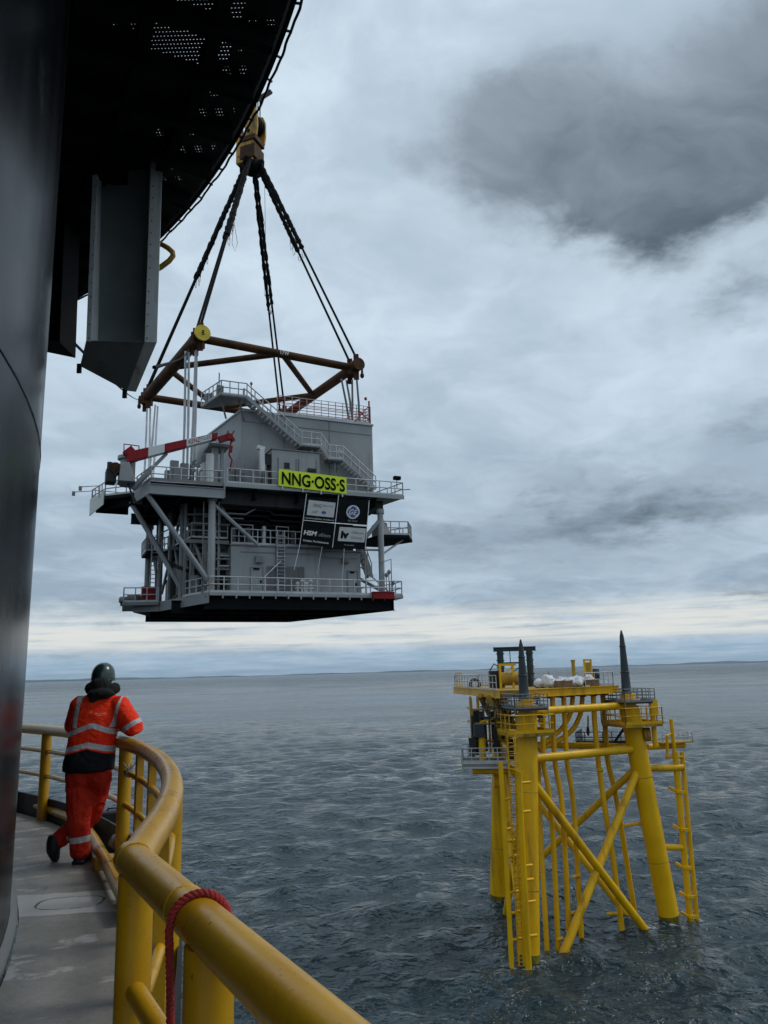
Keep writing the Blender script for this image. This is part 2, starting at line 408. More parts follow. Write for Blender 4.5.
# ------------------------------------------------------------------ sea
def build_sea():
    rng = np.random.default_rng(4)
    az = np.r_[np.arange(-44, 44, .22), np.arange(44, 316, 3.0)]; az = np.radians(az)
    rad = [1.5]
    while rad[-1] < 24: rad.append(rad[-1]*1.12)
    while rad[-1] < 420: rad.append(rad[-1]*1.0062)
    while rad[-1] < 1200: rad.append(rad[-1]*1.02)
    while rad[-1] < 42000: rad.append(rad[-1]*1.12)
    rad = np.array(rad); na, nr = len(az), len(rad)
    Rg, Ag = np.meshgrid(rad, az, indexing='ij'); x = Rg*np.sin(Ag); y = Rg*np.cos(Ag); z = np.zeros_like(x); dx = np.zeros_like(x); dy = np.zeros_like(x)
    w0 = math.radians(115)                                   # running direction of the sea
    for i in range(110):
        lam = 1.1*(11/1.1)**rng.random(); th = w0+rng.normal(0, .75); k = 2*PI/lam
        amp = .0096*lam**.55*rng.uniform(.5, 1.2); ph = rng.uniform(0, 2*PI)
        fade = np.clip((lam/np.maximum(np.where(Rg < 420, .0124, .04)*Rg, .05)-1.3)/2.0, 0, 1)
        a = k*(x*math.cos(th)+y*math.sin(th))+ph
        z += amp*fade*np.cos(a); s = np.sin(a)*amp*fade*.7
        dx -= s*math.cos(th); dy -= s*math.sin(th)
    x = x+dx; y = y+dy
    vs = np.stack([x, y, z], -1).reshape(-1, 3)
    vs = np.vstack([vs, [[0, 0, 0]]])
    i = np.arange(nr-1)[:, None]*na; j = np.arange(na)[None, :]; j2 = (j+1) % na
    q = np.stack([i+j, i+na+j, i+na+j2, i+j2], -1).reshape(-1, 4)[:, ::-1]
    faces = q.tolist()+[[len(vs)-1, int(k), int((k+1) % na)][::-1] for k in range(na)]
    me = bpy.data.meshes.new('sea'); me.from_pydata(vs.tolist(), [], faces)
    me.polygons.foreach_set('use_smooth', [True]*len(me.polygons)); me.materials.append(M['sea'])
    bm = bmesh.new(); bm.from_mesh(me); bmesh.ops.recalc_face_normals(bm, faces=bm.faces)
    if sum(f.normal.z for f in list(bm.faces)[:200]) < 0: bmesh.ops.reverse_faces(bm, faces=bm.faces)
    bm.to_mesh(me); bm.free()
    o = bpy.data.objects.new('sea', me); COL.objects.link(o); tag(o, 'grey-blue rippled open sea reaching to the horizon', 'sea', kind='structure')
build_sea()

def build_seabed():
    mb = MB(); n = 64; mb.add([(42000*math.cos(2*PI*i/n), 42000*math.sin(2*PI*i/n), -12) for i in range(n)], [tuple(range(n))])
    o = mb.build('seabed', paint('dark_silt', (.012,.02,.018), .9)); tag(o, 'dark sea bottom under the water', 'seabed', kind='structure')
build_seabed()

# distant coast
def build_hills():
    mt = paint('far_coast', (.035, .05, .055), .9, var=.2, scale=.0005)
    rng = random.Random(3)
    mb = MB(); N = 240; prof = []
    for i in range(N+1):
        a = -60+i*130/N
        h = .38*(40+130*math.exp(-((a+23)/9)**2)+60*math.exp(-((a-2)/8)**2)+105*math.exp(-((a-24)/7)**2)+30*math.sin(a*.9)+16*math.sin(a*2.7+1)+rng.uniform(-6, 6))
        prof.append((math.radians(a), max(8, h)))
    vs = []
    for a, h in prof:
        for rr, hh in ((21500, -3), (22600, h*.55), (24000, h), (27000, h*.5), (29000, -3)):
            vs.append((math.sin(a)*rr, math.cos(a)*rr, hh))
    fs = [(i*5+k, (i+1)*5+k, (i+1)*5+k+1, i*5+k+1) for i in range(N) for k in range(4)]
    mb.add(vs, fs, True); o = mb.build('hills', mt); tag(o, 'low hazy coastline on the horizon', 'hills', kind='structure')
build_hills()
def build_haze():
    mt = bpy.data.materials.new('haze'); mt.use_nodes = True; nt = mt.node_tree; nt.nodes.clear()
    out = nt.nodes.new('ShaderNodeOutputMaterial'); pv = nt.nodes.new('ShaderNodeVolumePrincipled')
    pv.inputs['Color'].default_value = (.60, .76, .92, 1); pv.inputs['Density'].default_value = HAZE; pv.inputs['Anisotropy'].default_value = .2
    nt.links.new(pv.outputs[0], out.inputs['Volume'])
    mb = MB(); mb.box(-46000, -46000, -14, 46000, 46000, 260); o = mb.build('haze', mt); tag(o, 'thin sea haze', 'haze', kind='stuff')
HAZE = 2.0e-5
build_haze()

# ------------------------------------------------------------------ crane pedestal, walkway, platform overhead
CX, CY = -12.44, 1.41                     # axis of the crane
DZ = 18.35                                # walkway level
def pol(a, r, z): a = math.radians(a); return Vector((CX+r*math.cos(a), CY+r*math.sin(a), z))

ped = thing('crane_pedestal', 'huge glossy black round crane pedestal at the left edge beside the walkway', 'crane pedestal', (CX, CY, 0))
mb = MB(); mb.lathe([(10.7, -2), (10.7, DZ-.6), (10.7, 22.0), (10.7, 26.05)], (CX, CY, 0), 192); mb.build('shell', M['pedestal'], ped)
mb = MB(); mb.lathe([(10.701, 21.72), (10.706, 21.723), (10.706, 21.737), (10.701, 21.74)], (CX, CY, 0), 192); mb.build('weld_seam', M['pedestal'], ped)
mb = MB(); mb.lathe([(10.702, DZ+.005), (10.75, DZ+.005), (10.75, DZ+.07), (10.702, DZ+.09)], (CX, CY, 0), 192); mb.build('base_flange', M['grey_mid'], ped)

RZ = EYE-.6
_P = [at_z(x, y, RZ) for x, y in ((22,728),(50,730.5),(70,734),(130,743),(148,752),(163,769),(170.5,793),(161,824),(141,851))]
_s = np.linalg.lstsq(np.array([[2*q.x, 2*q.y, 1] for q in _P]), np.array([q.x**2+q.y**2 for q in _P]), rcond=None)[0]
RCX, RCY = float(_s[0]), float(_s[1]); RRAD = math.sqrt(_s[2]+RCX**2+RCY**2)
A0R = math.degrees(math.atan2(_P[-1].y-RCY, _P[-1].x-RCX))
def rpol(a, z): a = math.radians(a); return Vector((RCX+RRAD*math.cos(a), RCY+RRAD*math.sin(a), z))
def build_walkway():
    angs = frange(-42, 80, 123); mb = MB()
    inner = [pol(a, 10.76, 0) for a in angs]; outer = [rpol(a, 0) for a in frange(A0R+.3, 70, 90)]
    outer = [Vector((.62, -1.6, 0)), Vector((.50, .40, 0)), Vector((-.80, 2.88, 0))]+outer
    poly = [(p.x, p.y) for p in inner]+[(p.x, p.y) for p in reversed(outer)]
    mb.prism(poly, DZ-.06, DZ)
    o = mb.build('walkway', M['deck']); tag(o, 'curved grey scuffed steel walkway round the black pedestal', 'walkway', kind='structure')
build_walkway()
und = thing('walkway_bracket', 'dark teal steel bracket under the walkway seen between the yellow posts', 'bracket', (-.55, 2.9, 14))
mb = MB(); mb.box(-.66, 3.02, 13.5, -.50, 3.3, DZ-.1); mb.build('column', M['cone'], und)
mb = MB(); mb.bar((-1.3, 3.15, DZ-.22), (-.40, 3.15, DZ-.22), .2, .22); mb.build('outrigger', M['cone'], und)

# overhead platform: ring of dark plates and gratings on ring and radial beams
PZ, PR = 26.1, 12.62
plat = thing('crane_platform', 'dark round grated crane platform overhanging the top left', 'platform', (CX, CY, PZ))
angs = frange(-60, 110, 171)
def ring_sector(mb, a0, a1, r0, r1, z0, z1):
    n = max(2, int((a1-a0)/1.0)+1); A = frange(a0, a1, n)
    p = [pol(a, r0, 0) for a in A]+[pol(a, r1, 0) for a in reversed(A)]
    mb.prism([(q.x, q.y) for q in p], z0, z1)
GR = []     # grating cells that let light through: (a0,a1,r0,r1)
rads = [10.72, 11.36, 11.98, 12.56]; cells = frange(-60, 110, 52)
rng = random.Random(12)
mbp = MB(); mbq = MB(); mbg = MB()
for i in range(len(cells)-1):
    for k in range(3):
        a0, a1 = cells[i], cells[i+1]
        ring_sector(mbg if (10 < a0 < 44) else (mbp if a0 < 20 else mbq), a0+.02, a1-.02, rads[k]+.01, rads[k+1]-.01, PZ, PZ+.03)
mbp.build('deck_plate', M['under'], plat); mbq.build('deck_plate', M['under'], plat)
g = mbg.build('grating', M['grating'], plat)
mb = MB()
for r in rads[1:3]: ring_sector(mb, -60, 110, r-.06, r+.06, PZ-.16, PZ-.002)
for a in cells:
    p, q = pol(a, 10.75, PZ-.10), pol(a, 12.5, PZ-.10); mb.bar(p, q, .10, .195)
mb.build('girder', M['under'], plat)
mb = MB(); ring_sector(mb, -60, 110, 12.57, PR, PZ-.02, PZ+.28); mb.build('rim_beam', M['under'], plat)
# loose cover sheets lying on the gratings block most of the light; where they are missing the sky shows through
def px_of(P):
    v = P-CAM; z = v.dot(fw); return 384+FPX*v.dot(cr)/z, 512-FPX*v.dot(cu)/z
OPEN = [(168,-60,212,21),(218,-60,243,25),(147,27,201,72),(205,37,230,62)]
FAINT = [(248,-40,300,32),(190,66,234,101),(156,100,186,182),(190,104,236,176),(116,16,141,28),(116,50,132,64),(238,52,262,72)]
mb = MB(); mbf = [MB() for _ in FAINT]
na_, nr_ = 340, 26
for i in range(na_):
    a0, a1 = -60+170*i/na_, -60+170*(i+1)/na_
    for k in range(nr_):
        q0, q1 = 10.74+1.80*k/nr_-(.5 if k == 0 else 0), 10.74+1.80*(k+1)/nr_
        x, y = px_of(pol((a0+a1)/2, (q0+q1)/2, PZ+.05))
        hit = lambda L: any(u0 < x < u1 and w0 < y < w1 for u0, w0, u1, w1 in L)
        if 10 < a0 < 44 and hit(OPEN): continue
        P = [pol(a0,q0,PZ+.05), pol(a1,q0,PZ+.05), pol(a1,q1,PZ+.05), pol(a0,q1,PZ+.05)]
        hf = [i_ for i_, (u0, w0, u1, w1) in enumerate(FAINT) if 10 < a0 < 44 and u0 < x < u1 and w0 < y < w1]
        (mbf[hf[0]] if hf else mb).add(P, [(0,1,2,3)])
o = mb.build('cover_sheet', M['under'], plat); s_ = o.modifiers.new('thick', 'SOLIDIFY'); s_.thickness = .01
for q_ in mbf:
    if q_.v: q_.build('dimming_mesh_sheet', M['fine_mesh'], plat)  # finer mesh added over these patches to dim the sky showing through
mb = MB(); mb.tube([pol(a, PR+.045+.006*math.sin(a*2.1)+.004*math.sin(a*5), PZ+.0+.006*math.sin(a*1.3)) for a in frange(-5, 75, 241)], .014, 6); mb.build('edge_cable', M['black'], plat)
for a in frange(-4, 74, 53):
    mb = MB(); mb.bar(pol(a, PR-.02, PZ+.01), pol(a+.1*math.sin(a*9), PR+.06, PZ+.005), .016, .02); mb.build('cable_bracket', M['black'], plat)
mb = MB(); mb.bar(at_y(259,99,7.72), at_y(271,91.5,7.78), .03, .05); mb.build('outrigger_bracket', M['black'], plat)
mb = MB(); c0 = at_y(158, 244, 8.9)
mb.tube([at_y(*q, 8.9) for q in ((152,246),(161,244),(168,248),(172.5,252),(173,256),(169,261),(161,267),(154,271))], .035, 8); mb.build('bent_handrail', M['dirty_yellow'], plat)
# dark skirt box behind the hanging channel
mb = MB()
pA, pB = pol(43.0, 11.15, 0), pol(48.0, 10.75, 0)
mb.plate([at_y(44,180,9.5), at_y(44,351.5,9.5), at_y(75.5,358,9.5), at_y(82,180,9.5)], -.5); mb.build('cable_drop_box', M['letter'], plat)

mb = MB(); mb.lathe([(10.9, PZ+.07), (10.9, 46), (9, 47), (.01, 47)], (CX, CY, 0), 96); mb.build('sky_blocking_housing', M['pedestal'], plat)  # unseen crane body, added above the platform to block sky light

# hanging grey channel
bx = thing('hanging_steel_channel', 'grey steel channel with pale flanges hanging under the dark platform, cut on the slant below', 'steel channel', (-2.95, 8.3, 23))
def qp(px, py, Y): return at_y(px, py, Y)
Yf, Yb = 8.15, 8.36
mb = MB()
mb.plate([qp(98,190,Yb), qp(98,345,Yb), qp(146,345,Yb), qp(149,160,Yb), qp(98,160,Yb+.1)][:4], .012)
mb.build('back_plate', M['channel'], bx)
lowB = .32
def on_plane(px, py, a, b, c):
    n = (b-a).cross(c-a); d = ray(px, py); return CAM+d*((a-CAM).dot(n)/d.dot(n))
_bp = (qp(86,341,Yf), qp(80,366,Yf+lowB), qp(144.5,342,Yf)); BR = on_plane(127, 391, *_bp)
mb = MB(); mb.plate([_bp[0], _bp[1], BR, _bp[2]], .012); mb.build('bottom_plate', M['channel'], bx)
mb = MB()
mb.plate([qp(93,160,Yf), qp(86,341,Yf), qp(91,341.5,Yf), qp(98,160,Yf)], .014); mb.plate([qp(98,160,Yf), qp(91,341,Yf), qp(98,343,Yb), qp(102,160,Yb)], .012)
mb.build('flange', M['flange'], bx, .003)
mb = MB()
mb.plate([qp(151,160,Yf), qp(144.5,342,Yf), qp(157,342,Yf+.03), qp(162.5,160,Yf+.03)], .014)
mb.plate([qp(149.5,160,Yb), qp(146,344,Yb), qp(144.8,342,Yf+.016), qp(150.8,160,Yf+.016)], .012)
mb.plate([qp(162.5,160,Yf+.035), qp(157,342,Yf+.035), qp(155.5,340,Yf+.5), qp(161,160,Yf+.5)], .012)
mb.build('flange', M['flange'], bx, .003)
mb = MB(); mb.plate([_bp[2]+Vector((0,-.004,0)), BR+Vector((0,-.004,0)), qp(136,392,BR.y+.016), qp(157,342,Yf+.028)], .014); mb.build('slanted_flange', M['flange'], bx, .003)
for (x, y, Yq) in ((79.5,367,Yf+lowB+.01),(125,392,BR.y+.01)):
    mb = MB(); mb.bar(qp(x,y-3,Yq), qp(x-.5,y+6,Yq), .03, .05); mb.build('lug', M['grey_dark'], bx)
for (xa, ya, xb, yb, n) in ((96,186,89,338,12),(153,186,147,338,14)):
    for i in range(n):
        t = i/(n-1); p = qp(xa+(xb-xa)*t, ya+(yb-ya)*t, Yf-.002); mb = MB(); mb.cyl(p-Vector((0,.006,0)), p+Vector((0,.006,0)), .006, 6); mb.build('bolt', M['grey_dark'], bx)

# ------------------------------------------------------------------ yellow guard rail
RC, RR = (RCX, RCY), RRAD
CR, SR = .061, .057          # pipe radii: curved rail, straight rail
rail = thing('guard_rail', 'thick yellow tubular guard rail curving round the walkway', 'guard rail', (-.9, 2.8, DZ))
J = at_z(135, 862, RZ); dirn = (at_z(335, 1045, RZ)-J).normalized(); Jn = J-dirn*.07; J2 = J+dirn*2.9
mb = MB(); mb.tube([J]+[rpol(a, RZ) for a in frange(A0R+.6, 64, 120)], CR, 28); mb.build('top_rail', M['rail'], rail)
mb = MB(); mb.tube([Jn-dirn*.030, Jn-dirn*.027, Jn-dirn*.012, Jn, J2], [SR*.55, SR*.8, SR*.95, SR, SR], 32); mb.build('top_rail', M['rail'], rail)
mb = MB()
ring = lambda c, d, r, w: [mb.tube([c-d*w, c-d*w*.5, c+d*w*.5, c+d*w], [r-.002, r+.0018, r+.0018, r-.002], 32)]
for a in (A0R+4, A0R+15, 36, 48):
    t = (rpol(a+.5,RZ)-rpol(a-.5,RZ)).normalized(); ring(rpol(a,RZ), t, CR, .005)
ring(J+dirn*.62, dirn, SR, .005); mb.build('weld_seam', M['rail'], rail)
for a, kind in ((48.6,'f'),(43.6,'r'),(38.2,'f'),(30.2,'r'),(27.2,'f'),(24.2,'f'),(19.6,'f'),(15.2,'r'),(11.2,'f'),(54,'r'),(60,'f')):
    mb = MB(); p = rpol(a, 0)
    if kind == 'r': mb.cyl(p+Vector((0,0,DZ)), p+Vector((0,0,RZ-.03)), .060, 20)
    else:
        rd = (p-Vector((CX,CY,0))).normalized(); td = Vector((-rd.y, rd.x, 0))
        mb.obox(p+Vector((0,0,(DZ+RZ-.06)/2)), rd*.028, td*.042, Vector((0,0,(RZ-.05-DZ)/2)))
    o = mb.build('post', M['rail'], rail)
for t in (.03, .84):
    p = J+dirn*t
    mb = MB(); mb.cyl((p.x,p.y,DZ), (p.x,p.y,RZ-.03), .057 if t < .1 else .060, 28); mb.build('post', M['rail'], rail)
mb = MB(); p = J+dirn*2.2; mb.cyl((p.x,p.y,DZ), (p.x,p.y,RZ-.05), .072, 20); mb.build('post', M['rail'], rail)
for zz in (EYE-.85, EYE-1.14):
    mb = MB(); mb.tube([rpol(a, zz) for a in frange(A0R+1, 64, 110)], .026, 12); mb.build('mid_rail', M['rail'], rail)
mb = MB()
for zz in (EYE-.97,):
    mb.tube([J+Vector((0,0,zz-RZ))+dirn*.07, J+Vector((0,0,zz-RZ))+dirn*2.8], .032, 14)
mb.build('mid_rail', M['rail'], rail)
_T = [at_z(x, y, DZ+.11) for x, y in ((17,797),(35,804.5),(62,814),(80,823),(91,835),(103,856),(115,880))]
_T = [_T[0]+(_T[0]-_T[1])*2.5]+_T+[_T[-1]+(_T[-1]-_T[-2])*.9]
def spline(P, n=8):
    Q = []
    for i in range(len(P)-1):
        a, b, c, d = P[max(0,i-1)], P[i], P[i+1], P[min(len(P)-1,i+2)]
        for k in range(n):
            t = k/n; Q.append(.5*((2*b)+(c-a)*t+(2*a-5*b+4*c-d)*t*t+(3*b-a-3*c+d)*t*t*t))
    return Q+[P[-1]]
mb = MB(); mb.tube(spline(_T), .050, 14); mb.build('toe_pipe', M['rail'], rail)
mb = MB()
_A = frange(A0R+1, 62, 80); mb.prism([(RCX+(RRAD+.05)*math.cos(math.radians(a)), RCY+(RRAD+.05)*math.sin(math.radians(a))) for a in _A]+[(RCX+(RRAD+.075)*math.cos(math.radians(a)), RCY+(RRAD+.075)*math.sin(math.radians(a))) for a in reversed(_A)], DZ-.05, DZ+.24); mb.build('toe_plate', M['grey_dark'], rail)
mb = MB()
for a in (31.2, 24.6):
    p = pol(a, 11.52, DZ); rd = pol(a, 1, 0)-pol(a, 0, 0); td = Vector((-rd.y, rd.x, 0))
    mb.obox(p+Vector((0,0,.05)), rd*.10, td*.09, Vector((0,0,.05)))
mb.build('foot_block', M['rail'], rail, .012)
# clutter at the foot of the rail
k = thing('rag_bundle', 'grey bundle of rags wedged at the foot of the rail behind the corner post', 'rags', pol(25.2, 11.5, DZ))
mb = MB(); rng2 = random.Random(5)
for (x, y, r) in ((118,842,.075),(125,836,.065),(131,842,.085),(136,838,.06),(128,850,.07)):
    p = at_z(x, y, DZ+.12); mb.ell(p, (r*1.1, r*1.0, r*1.15), 16, 10)
mb.ell(at_z(123,841,DZ+.10), (.09,.07,.07), 14, 8); mb.ell(at_z(128,843,DZ+.10), (.09,.07,.07), 14, 8); o = mb.build('cloth', paint('grey_rag', (.20,.205,.21), .9, var=.3, scale=9, bmp=.5, bscale=20), k)
rm = o.modifiers.new('remesh', 'REMESH'); rm.mode = 'VOXEL'; rm.voxel_size = .012; rm.use_smooth_shade = True
sm = o.modifiers.new('smooth', 'SMOOTH'); sm.factor = .5; sm.iterations = 4
tx = bpy.data.textures.new('rag_folds', 'CLOUDS'); tx.noise_scale = .09
dm = o.modifiers.new('displace', 'DISPLACE'); dm.texture = tx; dm.strength = .05; dm.texture_coords = 'LOCAL'
k = thing('black_tool_case', 'black case lying against the rail beside the worker\'s right foot', 'case', at_z(109, 832, DZ))
mb = MB(); p = at_z(110, 833, DZ); mb.obox(p+Vector((0,.05,.115)), Vector((.125,.05,0)), Vector((-.035,.085,0)), Vector((0,0,.11))); mb.build('shell', M['black'], k, .02)
mb = MB(); mb.tube([p+Vector((-.05,.03,.226)), p+Vector((-.04,.03,.25)), p+Vector((.04,.06,.25)), p+Vector((.05,.06,.226))], .009, 8); mb.build('handle', M['black'], k)
k = thing('cable_tie_clamp', 'small frayed grey clamp tied to the yellow middle rail', 'clamp', rpol(29.4, EYE-.85))
mb = MB(); p = rpol(29.4, EYE-.85); t = (rpol(29.9,0)-rpol(28.9,0)).normalized()
mb.tube([p-t*.035, p+t*.035], .036, 12)
for i in range(7): mb.tube([p+Vector((0,0,.02)), p+Vector((rng2.uniform(-.06,.06), rng2.uniform(-.05,.05), rng2.uniform(-.01,.1)))], .006, 5)
mb.build('wrap', M['grey_mid'], k)

# red rope: three twisted strands, one turn over the rail and a hanging end
def build_rope():
    rp = thing('red_rope', 'red twisted rope looped over the thick yellow rail, end hanging down', 'rope', J+dirn*.55)
    c = at_z(188, 902, RZ+.05); t = (c-J).dot(dirn); c = J+dirn*t
    side = dirn.cross(Vector((0,0,1))).normalized()               # to the sea side
    if side.x < 0: side = -side
    path = []
    R_ = SR+.009
    for a in frange(math.radians(-35), math.radians(180), 44):       # from sea side over the top to the deck side
        path.append(c+side*math.cos(a)*R_+Vector((0,0,1))*math.sin(a)*R_-dirn*(.06*(1-a/PI)-.03)*-1)
    e = path[-1]
    for i in range(1, 60):
        s = i/59*1.0; path.append(e+Vector((0,0,-s))+side*(-.004+.010*math.sin(s*5))+dirn*.02*s)
    L = [0]
    for a, b in zip(path, path[1:]): L.append(L[-1]+(b-a).length)
    tot = L[-1]; n = int(tot/.0045); pts = []; j = 0
    for i in range(n+1):
        s = tot*i/n
        while j < len(L)-2 and L[j+1] < s: j += 1
        pts.append(path[j].lerp(path[j+1], (s-L[j])/max(1e-6, L[j+1]-L[j])))
    mt = paint('red_rope_fibre', (.36,.022,.018), .75, var=.35, scale=18, bmp=.5, bscale=120)
    mb = MB()
    for q in range(3):
        sp = []; px = None
        for i, p in enumerate(pts):
            tt = (pts[min(n, i+1)]-pts[max(0, i-1)]).normalized()
            x = tt.cross(Vector(dirn)) if px is None else px-tt*px.dot(tt)
            x.normalize(); px = x; y = tt.cross(x); a = i*.0045/.040*2*PI+q*2*PI/3
            sp.append(p+(x*math.cos(a)+y*math.sin(a))*.0052)
        mb.tube(sp, .0060, 7)
    mb.build('strand', mt, rp)
build_rope()

# ------------------------------------------------------------------ person leaning on the rail
def build_person():
    PY = 7.55
    def pj(px, py, dy): return at_y(px, py, PY+dy)
    root = pj(80, 862, 0); root = Vector((root.x, root.y, DZ))
    man = thing('person', 'worker in orange hi-vis jacket and dark green helmet leaning on the yellow rail', 'person', root)
    def limb(mb, pts, rs, n=16):
        P, R_ = [], []
        for i in range(len(pts)-1):
            for q in range(6):
                t = q/6; P.append(pts[i].lerp(pts[i+1], t)); R_.append(rs[i]*(1-t)+rs[i+1]*t)
        P.append(pts[-1]); R_.append(rs[-1]); mb.tube(P, R_, n)
        mb.ell(pts[0], (rs[0],)*3, n, 8); mb.ell(pts[-1], (rs[-1],)*3, n, 8)
    def soft(o, vox, it=3, fold=0, fs=.08):
        rm = o.modifiers.new('remesh', 'REMESH'); rm.mode = 'VOXEL'; rm.voxel_size = vox; rm.use_smooth_shade = True
        sm = o.modifiers.new('smooth', 'SMOOTH'); sm.factor = .5; sm.iterations = it
        if fold:
            tx = bpy.data.textures.new('folds', 'CLOUDS'); tx.noise_scale = fs; tx.noise_depth = 2
            d = o.modifiers.new('folds', 'DISPLACE'); d.texture = tx; d.strength = fold; d.mid_level = .5; d.texture_coords = 'LOCAL'
    # joints
    hipL, kneeL, ankL = pj(79,783,.05), pj(79,819,.02), pj(80,853,.03)
    hipR, kneeR, ankR = pj(98,783,.10), pj(91,815,.22), pj(58,840,.14)
    pel = pj(88,772,.07); waist = pj(91,748,.10); chest = pj(96,718,.18); neck = pj(101,694,.24); head = pj(103.5,679,.31)
    shL, elL, wrL = pj(77,705,.20), pj(73,726,.36), pj(86,722,.62)
    shR, elR, wrR = pj(123,706,.16), pj(134,729,.0), pj(118,722,.40)
    # body: one continuous surface
    mb = MB()
    mb.ell(pel, (.16,.11,.12)); limb(mb, [pel, waist, chest], [.14,.13,.15]); limb(mb, [chest, neck], [.10,.058])
    limb(mb, [neck, head], [.056,.055]); mb.ell(head+Vector((0,.0,.01)), (.075,.095,.115), 20, 14)
    mb.ell(head+Vector((0,.075,-.055)), (.05,.04,.05)); mb.ell(head+Vector((0,.108,-.012)), (.013,.022,.024)); mb.ell(head+Vector((0,.095,.03)), (.05,.02,.012))
    mb.ell(head+Vector((0,.10,-.052)), (.024,.012,.008))
    for s in (-1, 1): mb.ell(head+Vector((.078*s,-.005,-.012)), (.012,.02,.032))
    for a, b, c in ((hipL,kneeL,ankL),(hipR,kneeR,ankR)): limb(mb, [a,b,c], [.085,.06,.045])
    for a, b, c in ((shL,elL,wrL),(shR,elR,wrR)): limb(mb, [a,b,c], [.055,.045,.03])
    mb.ell(ankL+Vector((.01,.07,-.05)), (.04,.11,.03)); mb.ell(ankR+Vector((-.03,.0,-.06)), (.04,.04,.07))
    for w, e, s in ((wrL,elL,1),(wrR,elR,-1)):
        d = (w-e).normalized(); x = d.cross(Vector((0,0,1))).normalized(); z = x.cross(d)
        palm = w+d*.05; mb.ell(palm, (.04,.042,.022))
        for i in range(4):
            b0 = palm+d*.035+x*(-.030+.02*i); L = (.062,.072,.068,.052)[i]
            p1 = b0+d*L*.45-z*.006; p2 = p1+d*L*.3-z*.022; p3 = p2+d*L*.1-z*.022; limb(mb, [b0,p1,p2,p3], [.0095,.009,.0085,.007], 8)
        t0 = palm-d*.02+x*.034*s; limb(mb, [t0, t0+x*.026*s+d*.025-z*.01, t0+x*.03*s+d*.055-z*.025], [.012,.0105,.009], 8)
    skin = paint('skin', (.42,.24,.17), .5, var=.15, scale=8)
    o = mb.build('body', skin, man); soft(o, .0075, 1)
    for s in (-1, 1):
        mb = MB(); mb.ell(head+Vector((.032*s,.098,.005)), (.011,.008,.009)); mb.build('eye', M['white'], man)
    # trousers
    mt, nt, b, v = newmat('red_work_trousers'); x, y, z = xyz(nt, v)
    n1 = noise(nt, v, 5, 5, .6); n2 = noise(nt, scaled(nt, v, (1,1,.35)), 14, 4, .6)
    c = mixc(nt, n1.sstep(.3,.7), (.48,.020,.008), (.64,.038,.014))
    bz = z-(x*.10)
    band = (bz-(.215)).abs().lt(.026)*x.gt(-.17)*x.lt(.2)*y.lt(.11)
    c = mixc(nt, band, c, (.52,.53,.53)); nt.links.new(c, b.inputs['Base Color']); b.inputs['Roughness'].default_value = .8
    b.inputs['Specular IOR Level'].default_value = .2; n7 = noise(nt, scaled(nt, v, (1,1,1.4)), 10, 3, .5, 1.5); bump(nt, b, n2*.6+n1*.4+n7*1.3, .9, .02)
    mb = MB(); mb.ell(pel+Vector((0,0,-.01)), (.215,.155,.16)); limb(mb, [hipL+Vector((0,0,.03)), kneeL, ankL+Vector((0,0,.02))], [.126,.106,.092]); limb(mb, [hipR+Vector((0,0,.03)), kneeR, ankR], [.122,.102,.082])
    mb.ell(pj(99,776,.02), (.12,.11,.13)); mb.ell(pj(79,776,.0), (.12,.11,.13))
    o = mb.build('trousers', mt, man); soft(o, .013, 3, .034, .08)
    # boots
    for a, tilt in ((ankL, 0), (ankR, 1)):
        mb = MB()
        if not tilt:
            g = Vector((a.x, a.y, DZ)); mb.ell(g+Vector((.01,.07,.052)), (.056,.125,.05)); mb.ell(g+Vector((0,-.02,.075)), (.052,.06,.07)); limb(mb, [g+Vector((0,-.01,.07)), g+Vector((0,-.01,.14))], [.055,.058]); mb.box(g.x-.05,g.y-.07,DZ+.002,g.x+.065,g.y+.17,DZ+.03)
        else:
            t = at_y(55,861,a.y-.02); t.z = DZ+.035; h = pj(53.5,840,.10)
            limb(mb, [a, h, h.lerp(t,.55)+Vector((-.005,-.012,0)), t], [.056,.064,.062,.042]); mb.ell(h.lerp(t,.5)+Vector((0,-.012,0)), (.055,.05,.10))
        o = mb.build('boot', M['black'], man); soft(o, .010, 2)
    # jacket
    mt, nt, b, v = newmat('orange_hi_vis_jacket'); x, y, z = xyz(nt, v)
    n1 = noise(nt, v, 4, 5, .6); n2 = noise(nt, scaled(nt, v, (1,1,.5)), 11, 4, .6)
    c = mixc(nt, n1.sstep(.3,.7), (.92,.030,.006), (1.0,.050,.010))
    w0 = 1.0/ (FPX/7.35)
    def lx(px): return pj(px, 730, .12).x-root.x
    def lz(py): return pj(96, py, .1).z-root.z
    mid = lx(97.5)+(z-lz(725))*.10
    dx_ = (x-mid).abs()
    silver = (.50,.51,.52); b.inputs['Specular IOR Level'].default_value = .2
    arm = x.gt(lx(120.5)+(lz(720)-z)*-.05)
    tor = 1.0-arm
    band1 = (z-(lz(724.5)-dx_*.36)).abs().lt(.024)
    band2 = (z-(lz(743.5)-dx_*.22)).abs().lt(.024)
    vert = (dx_-.195-(z-lz(712))*.16).abs().lt(.025)*z.gt(lz(727))
    armb = (z-lz(729)-(x-lx(130))*.62).abs().lt(.026)*arm
    refl = ((band1+band2+vert)*tor+armb).clamp()
    c = mixc(nt, refl, c, silver)
    # a small faded print between the shoulders
    pr = ((x-lx(104)).abs().lt(.052)*(z-lz(713.2)).abs().lt(.0055)+(x-lx(102)).abs().lt(.032)*(z-lz(715.2)).abs().lt(.005))*noise(nt, v, 60, 2).sstep(.42,.5)
    pr = (pr+((x-lx(94)).abs()+(lz(711.5)-z).abs()).lt(.013)).clamp()
    c = mixc(nt, pr*.5, c, (.7,.5,.42))
    hem = z.lt(lz(747.5)-dx_*.25)*tor
